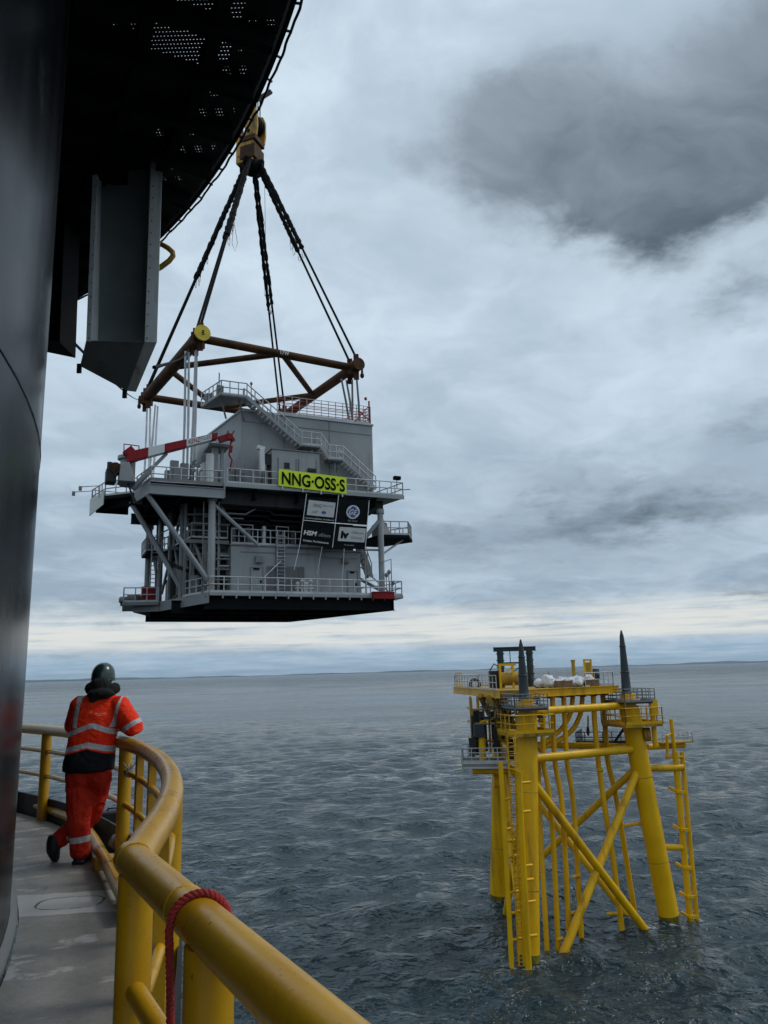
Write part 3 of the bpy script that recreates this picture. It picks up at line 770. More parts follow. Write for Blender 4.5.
    c = mixc(nt, hem, c, (.010,.011,.014))
    nt.links.new(c, b.inputs['Base Color']); b.inputs['Roughness'].default_value = .75
    nt.links.new((.75-refl*.35).k, b.inputs['Roughness'])
    n7 = noise(nt, scaled(nt, v, (1,1,1.6)), 9, 3, .5, 1.5); bump(nt, b, n2*.6+n1*.4+n7*1.2, .8, .02)
    mb = MB()
    secs = [(pj(88.3,771,.06), .222,.19), (pj(88.5,768,.06), .232,.195), (pj(90,756,.07), .230,.185), (pj(92,742,.10), .222,.16), (pj(94.5,728,.13), .222,.165), (pj(97,714,.17), .228,.165), (pj(99,704,.20), .225,.145), (pj(100,697,.22), .17,.11), (pj(101,692,.24), .09,.085)]
    vs = []; n = 28
    for cpt, a, d in secs:
        for j in range(n):
            t = 2*PI*j/n; ct, st = math.cos(t), math.sin(t)
            vs.append(cpt+Vector((a*math.copysign(abs(ct)**.8, ct), d*math.copysign(abs(st)**.85, st), 0)))
    fs = [(i*n+j, i*n+(j+1) % n, (i+1)*n+(j+1) % n, (i+1)*n+j) for i in range(len(secs)-1) for j in range(n)]+[tuple(range(n))[::-1], tuple(range((len(secs)-1)*n, len(secs)*n))]
    mb.add(vs, fs, True)
    limb(mb, [shL+Vector((.03,0,0)), elL, wrL-(wrL-elL).normalized()*.02], [.092,.085,.055])
    limb(mb, [shR+Vector((-.03,0,0)), elR.lerp(shR,.1), elR, wrR-(wrR-elR).normalized()*.02], [.100,.096,.088,.055])
    o = mb.build('jacket', mt, man); soft(o, .013, 4, .017, .085)
    # hood, collar
    mb = MB(); hc = pj(101,692,.20)
    for i in range(18):
        a = 2*PI*i/18; mb.ell(hc+Vector((.118*math.cos(a), .085*math.sin(a)+.04, .022+.012*math.sin(a*2+.5)-.012*math.sin(a))), (.055,.052,.058))
    mb.ell(pj(101,694,.11), (.135,.07,.05)); mb.ell(pj(100,685,.19), (.10,.09,.075)); mb.ell(pj(94,699,.10), (.05,.045,.06))
    o = mb.build('hood', paint('black_fleece', (.008,.008,.009), .95, var=.3, scale=14, bmp=.5, bscale=60), man); soft(o, .011, 3, .018, .05)
    # helmet
    hm = paint('dark_green_helmet', (.010,.038,.030), .32, var=.15, scale=6, coat=.3)
    hcn = pj(103.3,676,.31); mb = MB()
    prof = [(.118,-.055),(.117,-.02),(.112,.02),(.098,.062),(.07,.095),(.035,.112),(.001,.117)]
    n = 28; vs = []; fs = []
    for r, zz in prof:
        for j in range(n): vs.append(hcn+Vector((r*.93*math.cos(2*PI*j/n), r*1.12*math.sin(2*PI*j/n), zz+.012)))
    for i in range(len(prof)-1):
        for j in range(n): fs.append((i*n+j, i*n+(j+1) % n, (i+1)*n+(j+1) % n, (i+1)*n+j))
    mb.add(vs, fs, True)
    hel = mb.build('helmet', hm, man); so_ = hel.modifiers.new('solid', 'SOLIDIFY'); so_.thickness = -.006; ss = hel.modifiers.new('sub', 'SUBSURF'); ss.levels = 1; ss.render_levels = 1
    mb = MB()
    for s in (-.03, 0, .03): mb.tube([hcn+Vector((s, -.105*math.cos(t)*1.05, .125*math.sin(t)*.98-.0)) for t in frange(.35, 2.6, 14)], .006, 6)
    mb.build('ridge', hm, hel)
    mb = MB(); mb.tube([hcn+Vector((.113*math.cos(t), .134*math.sin(t), -.043)) for t in frange(0, 2*PI, 33)], .006, 6)
    mb.plate([hcn+Vector((-.07,.11,-.03)), hcn+Vector((-.045,.175,-.045)), hcn+Vector((.045,.175,-.045)), hcn+Vector((.07,.11,-.03))], .006); mb.build('brim', hm, hel)
build_person()

# ------------------------------------------------------------------ lifted substation topside (own axes: u along its front, v to the back, z up)
T0 = Vector((-12.9, 56.0, 0)); TH = math.radians(24.5)
TU = Vector((math.cos(TH), math.sin(TH), 0)); TV = Vector((-math.sin(TH), math.cos(TH), 0))
def tl(p): q = p-T0; return Vector((q.dot(TU), q.dot(TV), p.z))
def tw(u, v, z): return T0+TU*u+TV*v+Vector((0, 0, z))
def fr(x, y, v=0):
    d = ray(x, y); P = T0+TV*v; return tl(CAM+d*((P-CAM).dot(TV)/d.dot(TV)))
def hz(x, y, z): return tl(at_z(x, y, z))
def tthing(name, label, cat, base, group=None):
    o = thing(name, label, cat, tw(*base), group, TH, local=True); o['_w'] = tuple(base); return o

top = tthing('substation_topside', 'grey steel substation with stairs and railings hanging in the air', 'substation', (7, 6, 24.9))
ZL, ZU = 26.05, 34.45
def rail_part(name, pts, mat, **kw):
    kw.setdefault('r', .048); kw.setdefault('step', 1.05); mb = MB(); handrail(mb, pts, **kw); return mb.build(name, mat, top)
low_poly = [(0,0),(15.67,0),(15.67,2.5),(10.4,14.6),(-1.7,14.9),(-4.2,9.1),(-2.35,7.7)]
mb = MB(); mb.prism(low_poly, 25.8, ZL); mb.build('cellar_deck', M['grey_mid'], top)
mb = MB()
for v in (.55, 4.2, 8, 11.6, 14.3):
    xa = -.2 if v < 3 else (-2.0 if v < 9 else -2.6); xb = 15.0-v*.32
    mb.ibeam((xa, v, 25.33), (xb, v, 25.33), .42, .92, .06)
for u in (.3, 3.4, 6.5, 9.6):
    mb.ibeam((u, .8, 25.40), (u, 14.0, 25.40), .3, .76, .05)
mb.ibeam((15.05, .5, 25.33), (10.45, 14.4, 25.33), .3, .92, .05)
for u in frange(1.2, 9, 9): mb.bar((u, .8, 25.68), (u, 14.0, 25.68), .12, .22)
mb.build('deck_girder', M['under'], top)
mb = MB(); mb.prism([(-5.2,8.2),(-2.5,7.5),(-1.2,13.6),(-4.6,14.2)], 25.75, 26.0); mb.build('side_platform', M['grey_mid'], top)
mb = MB()
for a, b in (((-.02,.02),(-2.37,7.7)),((-2.4,7.7),(-4.25,9.1)),((-4.22,9.1),(-1.72,14.9))): mb.bar((*a,25.62),(*b,25.62),.06,.72)
mb.build('deck_fascia', M['grey_mid'], top)
mb = MB()
for u in frange(1.0, 15, 15): mb.box(u-.05,-.06,25.62,u+.05,.0,25.99)
mb.bar((0,-.012,25.93),(15.68,-.012,25.93),.04,.22); mb.build('deck_fascia', M['grey'], top)

up_poly = [(.95,0),(16.04,0),(15.2,4.5),(11.2,14.2),(-3,14.2),(-5,9.2),(-5.0,3.6),(-4.4,.05),(.95,.05)]
mb = MB(); mb.prism(up_poly, 34.15, ZU-.1); mb.build('main_deck', M['grey_mid'], top)
mb = MB()
mb.bar((.95,-.012,34.22), (16.05,-.012,34.22), .05, .32)
mb.plate([(-4.42,-.02,33.15),(.97,-.02,33.15),(.97,-.02,33.78),(-4.42,-.02,33.78)], -.06)
mb.plate([(-4.42,-.04,33.10),(-4.42,-.04,33.98),(-5.05,3.6,33.98),(-5.05,3.6,33.10)], -.06)
mb.box(-4.45,-.16,33.79,.98,.3,33.84); mb.box(.97,-.14,33.15,1.03,1.2,34.12); mb.box(-4.44,-.14,33.09,.96,.12,33.145)
mb.build('deck_fascia', M['grey'], top)
mb = MB(); mb.ibeam((.3, 1.1, 33.45), (14.6, 1.1, 33.45), .4, 1.1, .06); mb.build('deck_girder', M['grey_dark'], top)
mb = MB()
for v in (4.5, 8.2, 12): mb.ibeam((-4.4, v, 33.55), (14.2-v*.2, v, 33.55), .35, .9, .05)
for u in (-4.2, -2, .2, 3.5, 7, 10.5, 13.6): mb.ibeam((u, .3 if u > 0 else .3, 33.72), (u*.8, 13.5, 33.72), .28, .7, .05)
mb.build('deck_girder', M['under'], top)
cp = [(-4.9,3.7),(-7.1,5.7),(-7.86,8.95),(-5.0,9.3)]
mb = MB(); mb.prism(cp, 33.75, 34.0); mb.bar((-4.9,4.6,33.45),(-7.0,7,33.45),.2,.5); mb.bar((-5,8.6,33.45),(-7.5,8.5,33.45),.2,.5); mb.build('crane_platform_floor', M['under'], top)
mb = MB(); mb.plate([(-7.12,5.68,33.3),(-7.12,5.68,34.35),(-7.9,8.98,34.35),(-7.9,8.98,33.0)], -.06); mb.build('end_panel', M['cream'], top)

# columns and braces
for (u, v, r, z0, z1) in ((.22,.6,.27,ZL,33.3),(14.1,.6,.24,ZL,33.2),(-1.2,4.6,.26,ZL,33.4),(-1.6,7.8,.22,ZL,33.4),(-2.0,10.8,.22,ZL,33.4),(-2.6,13.8,.28,ZL,33.4),(10.2,13.6,.26,ZL,33.4),(4.5,13.8,.24,ZL,33.4)):
    mb = MB(); mb.cyl((u,v,z0-.2), (u,v,z1), r, 16); mb.cyl((u,v,z1-.35), (u,v,z1), r*1.35, 16); mb.build('column', M['grey'] if v < 1 else M['grey_mid'], top)  # inner columns get a darker grey that imitates the shade between decks
for a, b, r in (((.3,.6,32.75),(3.95,.9,29.75),.15),((-4.5,.45,33.1),(0,.6,27.0),.19),((-5.2,5.0,33.5),(-1.2,4.6,26.7),.19),((13.95,.6,32.2),(12.4,.9,30.3),.17),
                ((-1.2,4.6,32.9),(.22,.9,26.6),.13),((-1.6,7.8,32.8),(-1.2,4.8,26.6),.13),((-1.8,10.8,27),(-1.3,5.2,32.8),.12),((-2.5,13.6,32.6),(-1.9,11,26.5),.13),((10.2,13.4,32.6),(14.0,1.0,26.6),.14)):
    mb = MB(); mb.cyl(a, b, r, 14); mb.build('brace', M['grey'] if r > .14 else M['grey_mid'], top)  # thin inner braces darkened for the same shade between decks
# machinery room on the cellar deck
room = None
mb = MB(); mb.box(1.95,1.7,ZL+.004,9.2,8.8,29.85); room = mb.build('machinery_room', M['grey'], top, .03)
mb = MB(); mb.box(1.85,1.62,29.86,9.25,1.9,29.98); mb.box(2.7,1.66,29.35,8.6,1.69,29.42); mb.build('roof_trim', M['grey_mid'], room)
mb = MB(); mb.box(9.23,2.05,ZL+.004,12.85,8.8,29.75); room2 = mb.build('switchgear_room', M['grey'], top, .03)
mb = MB(); mb.box(9.24,1.98,29.76,12.95,2.3,29.9); mb.box(9.6,2.01,29.2,12.6,2.04,29.26); mb.build('roof_trim', M['grey_mid'], room2)
mb = MB(); mb.box(.9,3.4,ZL+.004,1.93,8.5,29.5); mb.build('equipment_bay', M['grey_dark'], top)
def door(px0, px1, v, parent):
    a = fr(px0, 585, v).x; b = fr(px1, 585, v).x
    mb = MB(); mb.box(a,v-.05,ZL+.02,b,v,28.15); mb.build('door', M['grey'], parent, .01)
    d = bpy.data.objects[-1] if False else None
    mb = MB(); mb.box(a-.07,v-.075,ZL+.01,a-.005,v,28.22); mb.box(b+.005,v-.075,ZL+.01,b+.07,v,28.22); mb.box(a-.07,v-.075,28.16,b+.07,v,28.22); mb.build('door_frame', M['grey_mid'], parent)
    mb = MB(); mb.box(a+.15,v-.14,28.02,b-.25,v-.055,28.14); mb.box(b-.18,v-.11,27.0,b-.06,v-.055,27.2); mb.build('door_closer', M['letter'], parent)
door(251, 262, 1.7, room); door(348, 357, 2.05, room2)
mb = MB(); q = fr(258.5,559,1.7); mb.box(q.x-.28,1.4,q.z-.25,q.x+.28,1.69,q.z+.22); mb.box(q.x-.34,1.38,q.z-.32,q.x+.34,1.5,q.z-.24); mb.build('wall_lamp', M['grey_mid'], room, .03)
mb = MB(); q = fr(345,561,2.05); mb.box(q.x-.28,1.75,q.z-.22,q.x+.28,2.04,q.z+.22); mb.box(q.x-.1,1.66,q.z-.18,q.x+.2,1.75,q.z+.05); mb.build('wall_lamp', M['grey_mid'], room2, .03)
mb = MB(); a = fr(267,580,1.66).x; b = fr(304,580,1.66).x
mb.box(a,1.60,26.35,b,1.64,26.45); mb.box(a,1.60,28.25,b,1.64,28.35)
for i in range(27): mb.box(a, 1.612, 26.46+i*.066, b, 1.63, 26.49+i*.066)
for i in range(9): u = a+(b-a)*i/8; mb.box(u-.03,1.60,26.35,u+.03,1.635,28.35)
mb.build('mesh_panel', M['grey_mid'], top)
# vertical ladder with backing strip
mb = MB(); u0 = fr(277,560,1.5).x; u1 = fr(284.5,560,1.5).x
for u in (u0, u1): mb.tube([(u,1.45,ZL), (u,1.45,31.2)], .04, 6)
for i in range(17): mb.tube([(u0,1.45,26.3+i*.28), (u1,1.45,26.3+i*.28)], .028, 5)
for z in (28.2, 29.0, 29.8, 30.6):
    mb.tube([(u0,1.45,z), (u0-.12,1.1,z), (u0+.3,.8,z), (u1+.12,1.1,z), (u1,1.45,z)], .025, 5)
mb.build('ladder', M['galv'], top)
mb = MB(); mb.box(u0-.06,1.60,28.4,u1+.06,1.68,29.84); mb.build('ladder_backing', M['grey_mid'], top)
mb = MB(); mb.tube([fr(264.5,577,1.4), fr(281,561,1.3)], .055, 6); mb.build('strut', M['white'], top)
# machinery above the rooms, with dark boxes added to blacken the open bays
mb = MB()
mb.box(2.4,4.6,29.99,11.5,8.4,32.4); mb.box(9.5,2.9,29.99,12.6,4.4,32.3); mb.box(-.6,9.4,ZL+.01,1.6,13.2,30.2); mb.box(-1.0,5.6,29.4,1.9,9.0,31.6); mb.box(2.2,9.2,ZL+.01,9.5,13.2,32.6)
mb.box(-.4,2.9,30.45,1.8,5.2,32.9); mb.box(.2,5.4,ZL+.01,1.85,9.0,33.0); mb.build('transformer_and_dark_fill', M['grey_dark'], top, .06)
mb = MB()
for (u, v, z, n) in ((2.6,3.9,30.1,7),): 
    for i in range(n): mb.cyl((u+i*1.25, v, z), (u+i*1.25, v, z+1.6), .22, 10)
mb.build('bushing', M['grey_mid'], top)
mb = MB()
rp_ = random.Random(8)
for i in range(9):
    u = rp_.uniform(-.8, 1.6); v = rp_.uniform(1.6, 8); mb.tube([(u,v,ZL), (u,v,rp_.uniform(29,33))], rp_.uniform(.05,.14), 8)
for z, v in ((29.3,2.4),(28.9,2.6),(29.9,3.2),(31.5,2.0),(32.3,1.8),(28.3,3.0)): mb.tube([(-1.2,v+1,z), (.2,v+.5,z), (1.9,v,z)], .09, 8)
mb.tube([(1.2,1.5,32.7),(1.5,1.5,32.3),(3.0,1.5,32.3),(3.8,1.5,32.8)], .07, 8); mb.tube([(1.0,1.3,33.0),(1.4,1.3,31.9),(2.8,1.3,31.9)], .05, 8)
mb.tube([(.75,.7,ZL),(.75,.7,33)], .05, 6); mb.tube([(-.35,.9,ZL),(-.35,.9,33)], .05, 6)
for z in (27.5, 29, 30.5, 31.8): mb.tube([(-.35,.9,z),(.22,.6,z)], .035, 5)
mb.build('pipework', M['grey_mid'], top)
mb = MB()
for k in range(3): mb.tube([(-4.9+.05*k,5.2,33.4),(-3.6+.05*k,5.0,31.0),(-2.2,4.7,28.6+k*.12),(-.8,4.2,28.0+k*.1),(.9,3.6,28.1)], .05, 6)
mb.build('cable_bundle', M['black'], top)
mb = MB(); mb.plate([(-3.0,6.5,31.2),(-.6,4.9,32.5),(-.6,5.6,32.6),(-3.0,7.2,31.3)], .08); mb.build('cable_tray', M['grey'], top)

mb = MB(); mb.prism([(-1.0,2.2),(1.8,2.2),(1.8,13.5),(-2.4,13.5)], 30.3, 30.42); mb.build('mezzanine_deck', M['under'], top)
rail_part('handrail', [(1.8,2.3,30.42),(-.95,2.3,30.42),(-1.6,7.8,30.42),(-2.35,13.4,30.42)], M['galv'], step=.9)
mb = MB()
for v in (2.3, 6, 9.6, 13.2): mb.bar((-1.9-.04*v,v,30.15),(1.9,v,30.15),.2,.28)
for v in (3.0, 7.4, 11.8): mb.bar((-1.0-.1*v,v,33.2),(-1.0-.1*v,v,26.1),.16,.16,(0,1,0))
mb.build('mezzanine_beam', M['grey_mid'], top)
mb = MB()
for k, (u, v) in enumerate(((-.4,3.2),(.9,4.6),(-.2,6.4),(.6,8.0),(-1.2,10.0))):
    mb.cyl((u,v,ZL),(u,v,ZL+1.4+.5*(k % 3)),.42,14); mb.ell((u,v,ZL+1.4+.5*(k % 3)),(.42,.42,.25),14,6)
    mb.tube([(u,v-.5,ZL+.3),(u+.7,v-.5,ZL+.9),(u+.7,v-.5,ZL+3.4)],.09,7)
mb.build('pressure_vessel', M['grey_mid'], top)
a_, b_ = Vector((-2.9,9.2,30.4)), Vector((-2.6,12.6,27.2))
mb = MB()
for s in (0,.8): mb.bar(a_+Vector((s,0,0)), b_+Vector((s,0,0)), .06,.28); mb.tube([a_+Vector((s,0,1)), b_+Vector((s,0,1))],.04,5)
for i in range(10): p = a_.lerp(b_,(i+.5)/10); mb.box(p.x,p.y-.12,p.z,p.x+.8,p.y+.12,p.z+.04)
mb.build('end_stair', M['galv'], top)

mb = MB()
for z, v in ((32.75,1.7),(32.4,2.3),(32.1,3.0)): mb.tube([(.6,v,z),(5.0,v,z),(5.3,v,z-.3),(11.5,v,z-.3)], .09, 8)
mb.bar((.5,1.35,32.85),(13.5,1.35,32.85),.35,.06); mb.build('pipework', M['grey_dark'], top)
mb = MB()
for u in (.9,1.25): mb.tube([(u,2.6,ZL),(u,2.6,33)],.08,8)
for z in (27.2,28.0,28.8): mb.tube([(.4,1.9,z),(1.9,1.9,z)],.06,7); mb.tube([(.9,1.5,z+.2),(1.7,1.5,z+.2),(1.7,3,z+.2)],.08,7)
mb.build('pipework', M['grey'], top)

# upper house
mb = MB(); mb.prism([(2.95,3.05),(14.65,3.05),(12.6,12),(1.6,12)], ZU-.09, 41.3); house = mb.build('control_house', M['grey'], top, .02)
mb = MB(); mb.bar((2.9,3.0,41.33), (14.72,3.0,41.33), .16, .14); mb.bar((14.70,3.05,41.33),(12.65,12,41.33),.16,.14); mb.bar((2.93,3.1,41.33),(1.58,12,41.33),.16,.14); mb.build('roof_trim', M['galv'], house)
mb = MB()
for u in (6.6, 10.6): mb.bar((u,3.03,34.6),(u,3.03,41.2),.03,.05,(0,1,0))
mb.bar((3.1,3.03,40.4),(14.5,3.03,40.4),.03,.05); mb.build('panel_joint', M['grey_mid'], house)
# roof railing: red panels with pale posts
mb = MB(); A, B = Vector((6.0,3.05,41.42)), Vector((14.5,3.05,41.42)); C_ = Vector((12.5,11.8,41.42))
for a, b, n in ((A,B,18),(B,C_,16)):
    for k in (.25,.5,.75,1.0,1.3): mb.tube([a+Vector((0,0,k)), b+Vector((0,0,k))], .032, 5)
mb.build('roof_rail', M['signal_red'], top)
mb = MB()
for a, b, n in ((A,B,14),(B,C_,13)):
    for i in range(n): p = a.lerp(b, i/(n-1)); mb.tube([p, p+Vector((0,0,1.62))], .036, 5)
    mb.tube([a+Vector((0,0,1.6)), b+Vector((0,0,1.6))], .03, 5); mb.tube([a+Vector((0,0,.88)), b+Vector((0,0,.88))], .022, 5)
    mb.bar(a+Vector((0,0,.1)), b+Vector((0,0,.1)), .03, .16)
mb.build('roof_rail_post', M['galv'], top)
mb = MB(); mb.bar((14.45,3.2,41.5),(14.45,3.2,43.6),.12,.12,(0,1,0)); mb.bar((14.5,3.0,41.6),(13.3,3.05,42.6),.08,.08); mb.bar((13.0,3.0,41.5),(14.4,3.1,43.1),.08,.08); mb.ell((14.1,3.1,43.75),(.14,.14,.16),8,6); mb.build('rail_gate', M['signal_red'], top)

# stairs down the front of the house
def stair(name, a, b, w=1.0, n=12):
    a, b = Vector(a), Vector(b); st = None; wv = Vector((0, w, 0))
    mb = MB()
    for s in (0, 1): mb.bar(a+wv*s, b+wv*s, .06, .30)
    st = mb.build(name, M['grey'], top)
    mb = MB()
    for i in range(n):
        p = a.lerp(b, (i+.5)/n); mb.box(p.x-.15, p.y+.04, p.z-.02, p.x+.15, p.y+w-.04, p.z+.03)
    mb.build('tread', M['galv'], st)
    mb = MB(); Z = Vector((0,0,1))
    for s in (0, 1):
        for q in (.55, 1.1): mb.tube([a+wv*s+Z*q, b+wv*s+Z*q], .052, 5)
        k = max(2, int((b-a).length/.8))
        for i in range(k+1): p = a.lerp(b, i/k)+wv*s; mb.tube([p, p+Z*1.1], .048, 5)
    mb.build('stair_rail', M['galv'], st)
def landing(pts, z, rails):
    mb = MB(); mb.prism(pts, z-.12, z+.02); l = mb.build('landing', M['grey_mid'], top)
    mb = MB()
    for r in rails: handrail(mb, [Vector((p[0], p[1], z)) for p in r], 1.15, .05, .7)
    mb.build('landing_rail', M['galv'], l)
SV = 1.75
s1, s2 = fr(247,397,SV), fr(302,445,SV); s3, s4 = fr(321,446,SV), fr(330,459,SV); s5, s6 = fr(343,459,SV), fr(376,489,SV)
stair('stair_flight', s1, s2, 1.0, 15); stair('stair_flight', s3, s4, 1.0, 5); stair('stair_flight', s5, s6, 1.0, 11)
landing([(s2.x,SV),(s3.x,SV),(s3.x,3.0),(s2.x,3.0)], (s2.z+s3.z)/2, [[(s2.x,SV),(s3.x,SV)]])
landing([(s4.x,SV),(s5.x,SV),(s5.x,3.0),(s4.x,3.0)], (s4.z+s5.z)/2, [[(s4.x,SV),(s5.x,SV)]])
landing([(.9,SV),(s1.x,SV),(s1.x,3.0),(.7,5.2),(.1,5.2)], s1.z, [[(s1.x,SV),(1.0,SV),(.1,5.2)],[(s1.x,3.0),(3.2,3.02)]])
mb = MB()
for u in (1.1, 2.6): mb.bar((u,2.4,s1.z-.1),(u+.6,3.0,s1.z-1.6),.1,.12)
for u in (8.6, 10.9): mb.bar((u,2.0,36.9 if u > 10 else 37.9),(u,3.0,36.2 if u > 10 else 37.1),.1,.12)
mb.bar((8.7,2.1,34.5),(8.7,2.1,38.2),.12,.12,(0,1,0)); mb.bar((10.7,2.1,34.5),(10.7,2.1,37.3),.12,.12,(0,1,0))
mb.build('landing_bracket', M['grey_mid'], top)
for q_ in ((.8,2.2,1.3,2.8,.9),(.3,4.0,.9,4.7,.8)): mb = MB(); mb.box(q_[0],q_[1],s1.z+.05,q_[2],q_[3],s1.z+q_[4]); mb.build('roof_box', M['grey_mid'], top, .03)
mb = MB(); mb.cyl((1.0,2.6,s1.z+.9),(1.0,2.6,s1.z+2.1),.05,6); mb.cyl((3.6,2.4,s1.z+.3),(3.6,2.4,s1.z+1.4),.04,6); mb.ell((3.6,2.4,s1.z+1.45),(.12,.12,.15),8,6); mb.build('roof_instrument', M['grey_mid'], top)

# railings of the decks
rail_part('handrail', [(0.05,.05,ZL),(15.6,.05,ZL),(15.6,2.4,ZL),(12.5,9.5,ZL)], M['galv'])
rail_part('handrail', [(.05,.05,ZL),(-1.2,3.8,ZL)], M['galv'])
rail_part('handrail', [(-2.5,7.6,ZL-.05),(-5.1,8.25,ZL-.05),(-4.55,14.1,ZL-.05)], M['galv'])
rail_part('handrail', [(1.2,.05,ZU-.1),(5.2,.05,ZU-.1)], M['galv'])
rail_part('handrail', [(10.7,.05,ZU-.1),(15.98,.05,ZU-.1),(15.15,4.4,ZU-.1),(12.5,10.5,ZU-.1)], M['galv'])
rail_part('handrail', [(5.2,.05,ZU-.1),(10.7,.05,ZU-.1)], M['galv'])
rail_part('handrail', [(1.0,.1,ZU-.35),(-4.35,.1,ZU-.4),(-4.95,3.6,ZU-.4)], M['galv'])
rail_part('handrail', [(-4.9,3.75,34.0),(-7.05,5.75,34.0),(-7.82,8.9,34.0),(-5.1,9.2,34.0)], M['galv'], step=.9)
rail_part('handrail', [(2.0,1.75,29.98),(9.2,1.75,29.98)], M['galv'], h=1.2, step=1.0)
mb = MB()
for x0, x1 in ((2.6,3.7),(5.6,6.6)): mb.tube([(x0,1.9,30),(x0,1.9,31.55),(x1,1.9,31.55),(x1,1.9,30)], .045, 6)
mb.cyl((4.6,1.9,30),(4.6,1.9,31.5),.16,10); mb.cyl((8.0,1.8,29.9),(8.0,1.8,32.4),.04,6); mb.build('lifting_frame', M['galv'], top)
# mid platforms on both ends
mb = MB(); mb.prism([(14.6,1.6),(17.0,1.2),(18.3,3.2),(16.6,6.5),(13.6,6.5)], 31.05, 31.3); mb.build('balcony', M['under'], top)
rail_part('handrail', [(14.7,1.65,31.3),(16.95,1.25,31.3),(18.2,3.2,31.3),(16.6,6.4,31.3)], M['galv'], step=.8)
mb = MB(); mb.bar((14.2,1.0,29.4),(16.9,2.2,31.05),.12,.14); mb.build('brace', M['grey'], top)
mb = MB(); mb.plate([(15.1,2.2,31.3),(16.6,3.2,31.3),(15.6,3.5,33.2),(14.6,2.4,33.6)],.1); mb.box(15.0,3.0,31.4,15.8,4.5,32.6); mb.build('locker', M['grey_mid'], top)
a, b = Vector((12.9,2.4,30.8)), Vector((14.0,2.4,27.8))
stair('stair_flight', a, b, .9, 9)
mb = MB(); mb.tube([(12.5,1.4,29.9),(14.1,1.2,29.9)], .09, 8); mb.tube([(13.0,1.4,ZL),(13.0,1.4,30)],.05,6); mb.bar((12.95,2.3,28.6),(15.4,1.6,26.3),.08,.1); mb.build('pipework', M['grey'], top)
mb = MB(); mb.prism([(-3.2,10.6),(-1.2,10.2),(-1.2,13.6),(-3.2,13.8)], 30.4, 30.6); mb.build('balcony', M['under'], top)
rail_part('handrail', [(-1.3,10.2,30.6),(-3.2,10.6,30.6),(-3.2,13.8,30.6)], M['galv'], step=.8)
# bracket lamp post, floodlight arms
mb = MB(); L1 = fr(392,597,.2); L2 = fr(391,559,.2); mb.tube([(L1.x,.2,ZL),(L2.x,.2,L2.z),(L2.x-.95,.2,L2.z-.35)], .05, 6)
for px, py in ((389,572),(393,583),(386.5,575)):
    q = fr(px,py,.2); mb.tube([(q.x,.25,ZL),(q.x,.25,q.z)], .035, 5); mb.ell(q,(.16,.16,.2),8,6)
mb.build('lamp_bracket', M['grey_mid'], top)
for v0, (x0,y0,x1,y1) in ((6.6,(97,481,84,482.5)),(8.6,(93,488,79,489.5))):
    base = Vector((-7.4 if v0 < 8 else -7.8, v0, 35.0)); tip = Vector((base.x-1.3, v0+1.0, 35.0+.05))
    mb = MB(); mb.tube([base-Vector((0,0,1)), base, tip], .04, 6); mb.obox(tip-Vector((.1,0,.14)), Vector((.12,0,0)), Vector((0,.16,0)), Vector((0,0,.16))); mb.build('floodlight', M['grey_mid'], top, .02)
q = fr(397,479.5,.2)
mb = MB(); mb.tube([(q.x,.25,35),(q.x,.25,q.z)],.04,6); mb.obox((q.x,.2,q.z+.12),(.3,0,0),(0,.18,0),(0,0,.15)); mb.tube([(16.0,.1,34.9),(16.7,.1,35.0)],.04,5); mb.build('floodlight', M['letter'], top, .02)
# padeyes under the white slings
for u, v in ((-.9,4.4),(-1.3,5.6),(-3.0,12.6),(-3.4,13.8)):
    mb = MB(); mb.bar((u,v,ZU-.1),(u,v,ZU+1.1),.35,.12,(0,1,0)); mb.build('padeye', M['grey'], top, .02)
mb = MB(); rq = random.Random(21)
for i in range(13):
    u = rq.uniform(-3.4, 1.0); v = rq.uniform(1.0, 4.0); h = rq.uniform(.5, 1.7)
    mb = MB()
    if i % 3 == 0: mb.box(u-.3,v-.25,ZU-.1,u+.3,v+.25,ZU+h)
    else: mb.tube([(u,v,ZU-.1),(u,v,ZU+h),(u+.3,v,ZU+h+.2)], .08, 7)
    mb.build('deck_equipment', M['grey_mid'], top)
for i in range(6):
    mb = MB(); u = rq.uniform(1.4, 4.4); mb.box(u-.22,.5,ZU-.1,u+.22,1.0,ZU+rq.uniform(.7,1.3)); mb.tube([(u,.45,ZU),(u,.45,ZU+rq.uniform(1.2,1.9))],.05,6); mb.build('deck_equipment', M['grey_mid'], top)
mb = MB(); mb.tube([fr(197,466,5), fr(200,452,5), fr(206,446,5), fr(212,449,5)], [.5,.72,.74,.66], 14); mb.build('exhaust_elbow', M['galv'], top)
mb = MB(); a = fr(209.5,485,1.5); mb.cyl((a.x,1.5,ZU-.1),(a.x,1.5,36.9),.30,12); a = fr(203,485,2.5); mb.cyl((a.x,2.5,ZU-.1),(a.x,2.5,36.4),.25,12); mb.build('vent_stack', M['white'], top)
mb = MB(); q0, q1 = fr(257,447,1.2), fr(264.5,449,1.2); mb.bar(q0, q1, .35, .30); q2 = fr(261.5,449,1.2); mb.bar(q2, (q2.x+.1,1.2,ZU+.6), .38, .42, (0,1,0)); mb.build('vent_duct', M['white'], top, .03)
mb = MB(); q2 = fr(268,455,1.6); mb.box(q2.x-.3,1.3,ZU-.1,q2.x+.5,2.0,q2.z); mb.box(q2.x-.5,1.1,q2.z-1.0,q2.x+.5,1.5,q2.z-.2); mb.box(q2.x-.6,1.0,ZU,q2.x+.6,1.4,ZU+.9); mb.build('fan_unit', M['grey_dark'], top, .04)

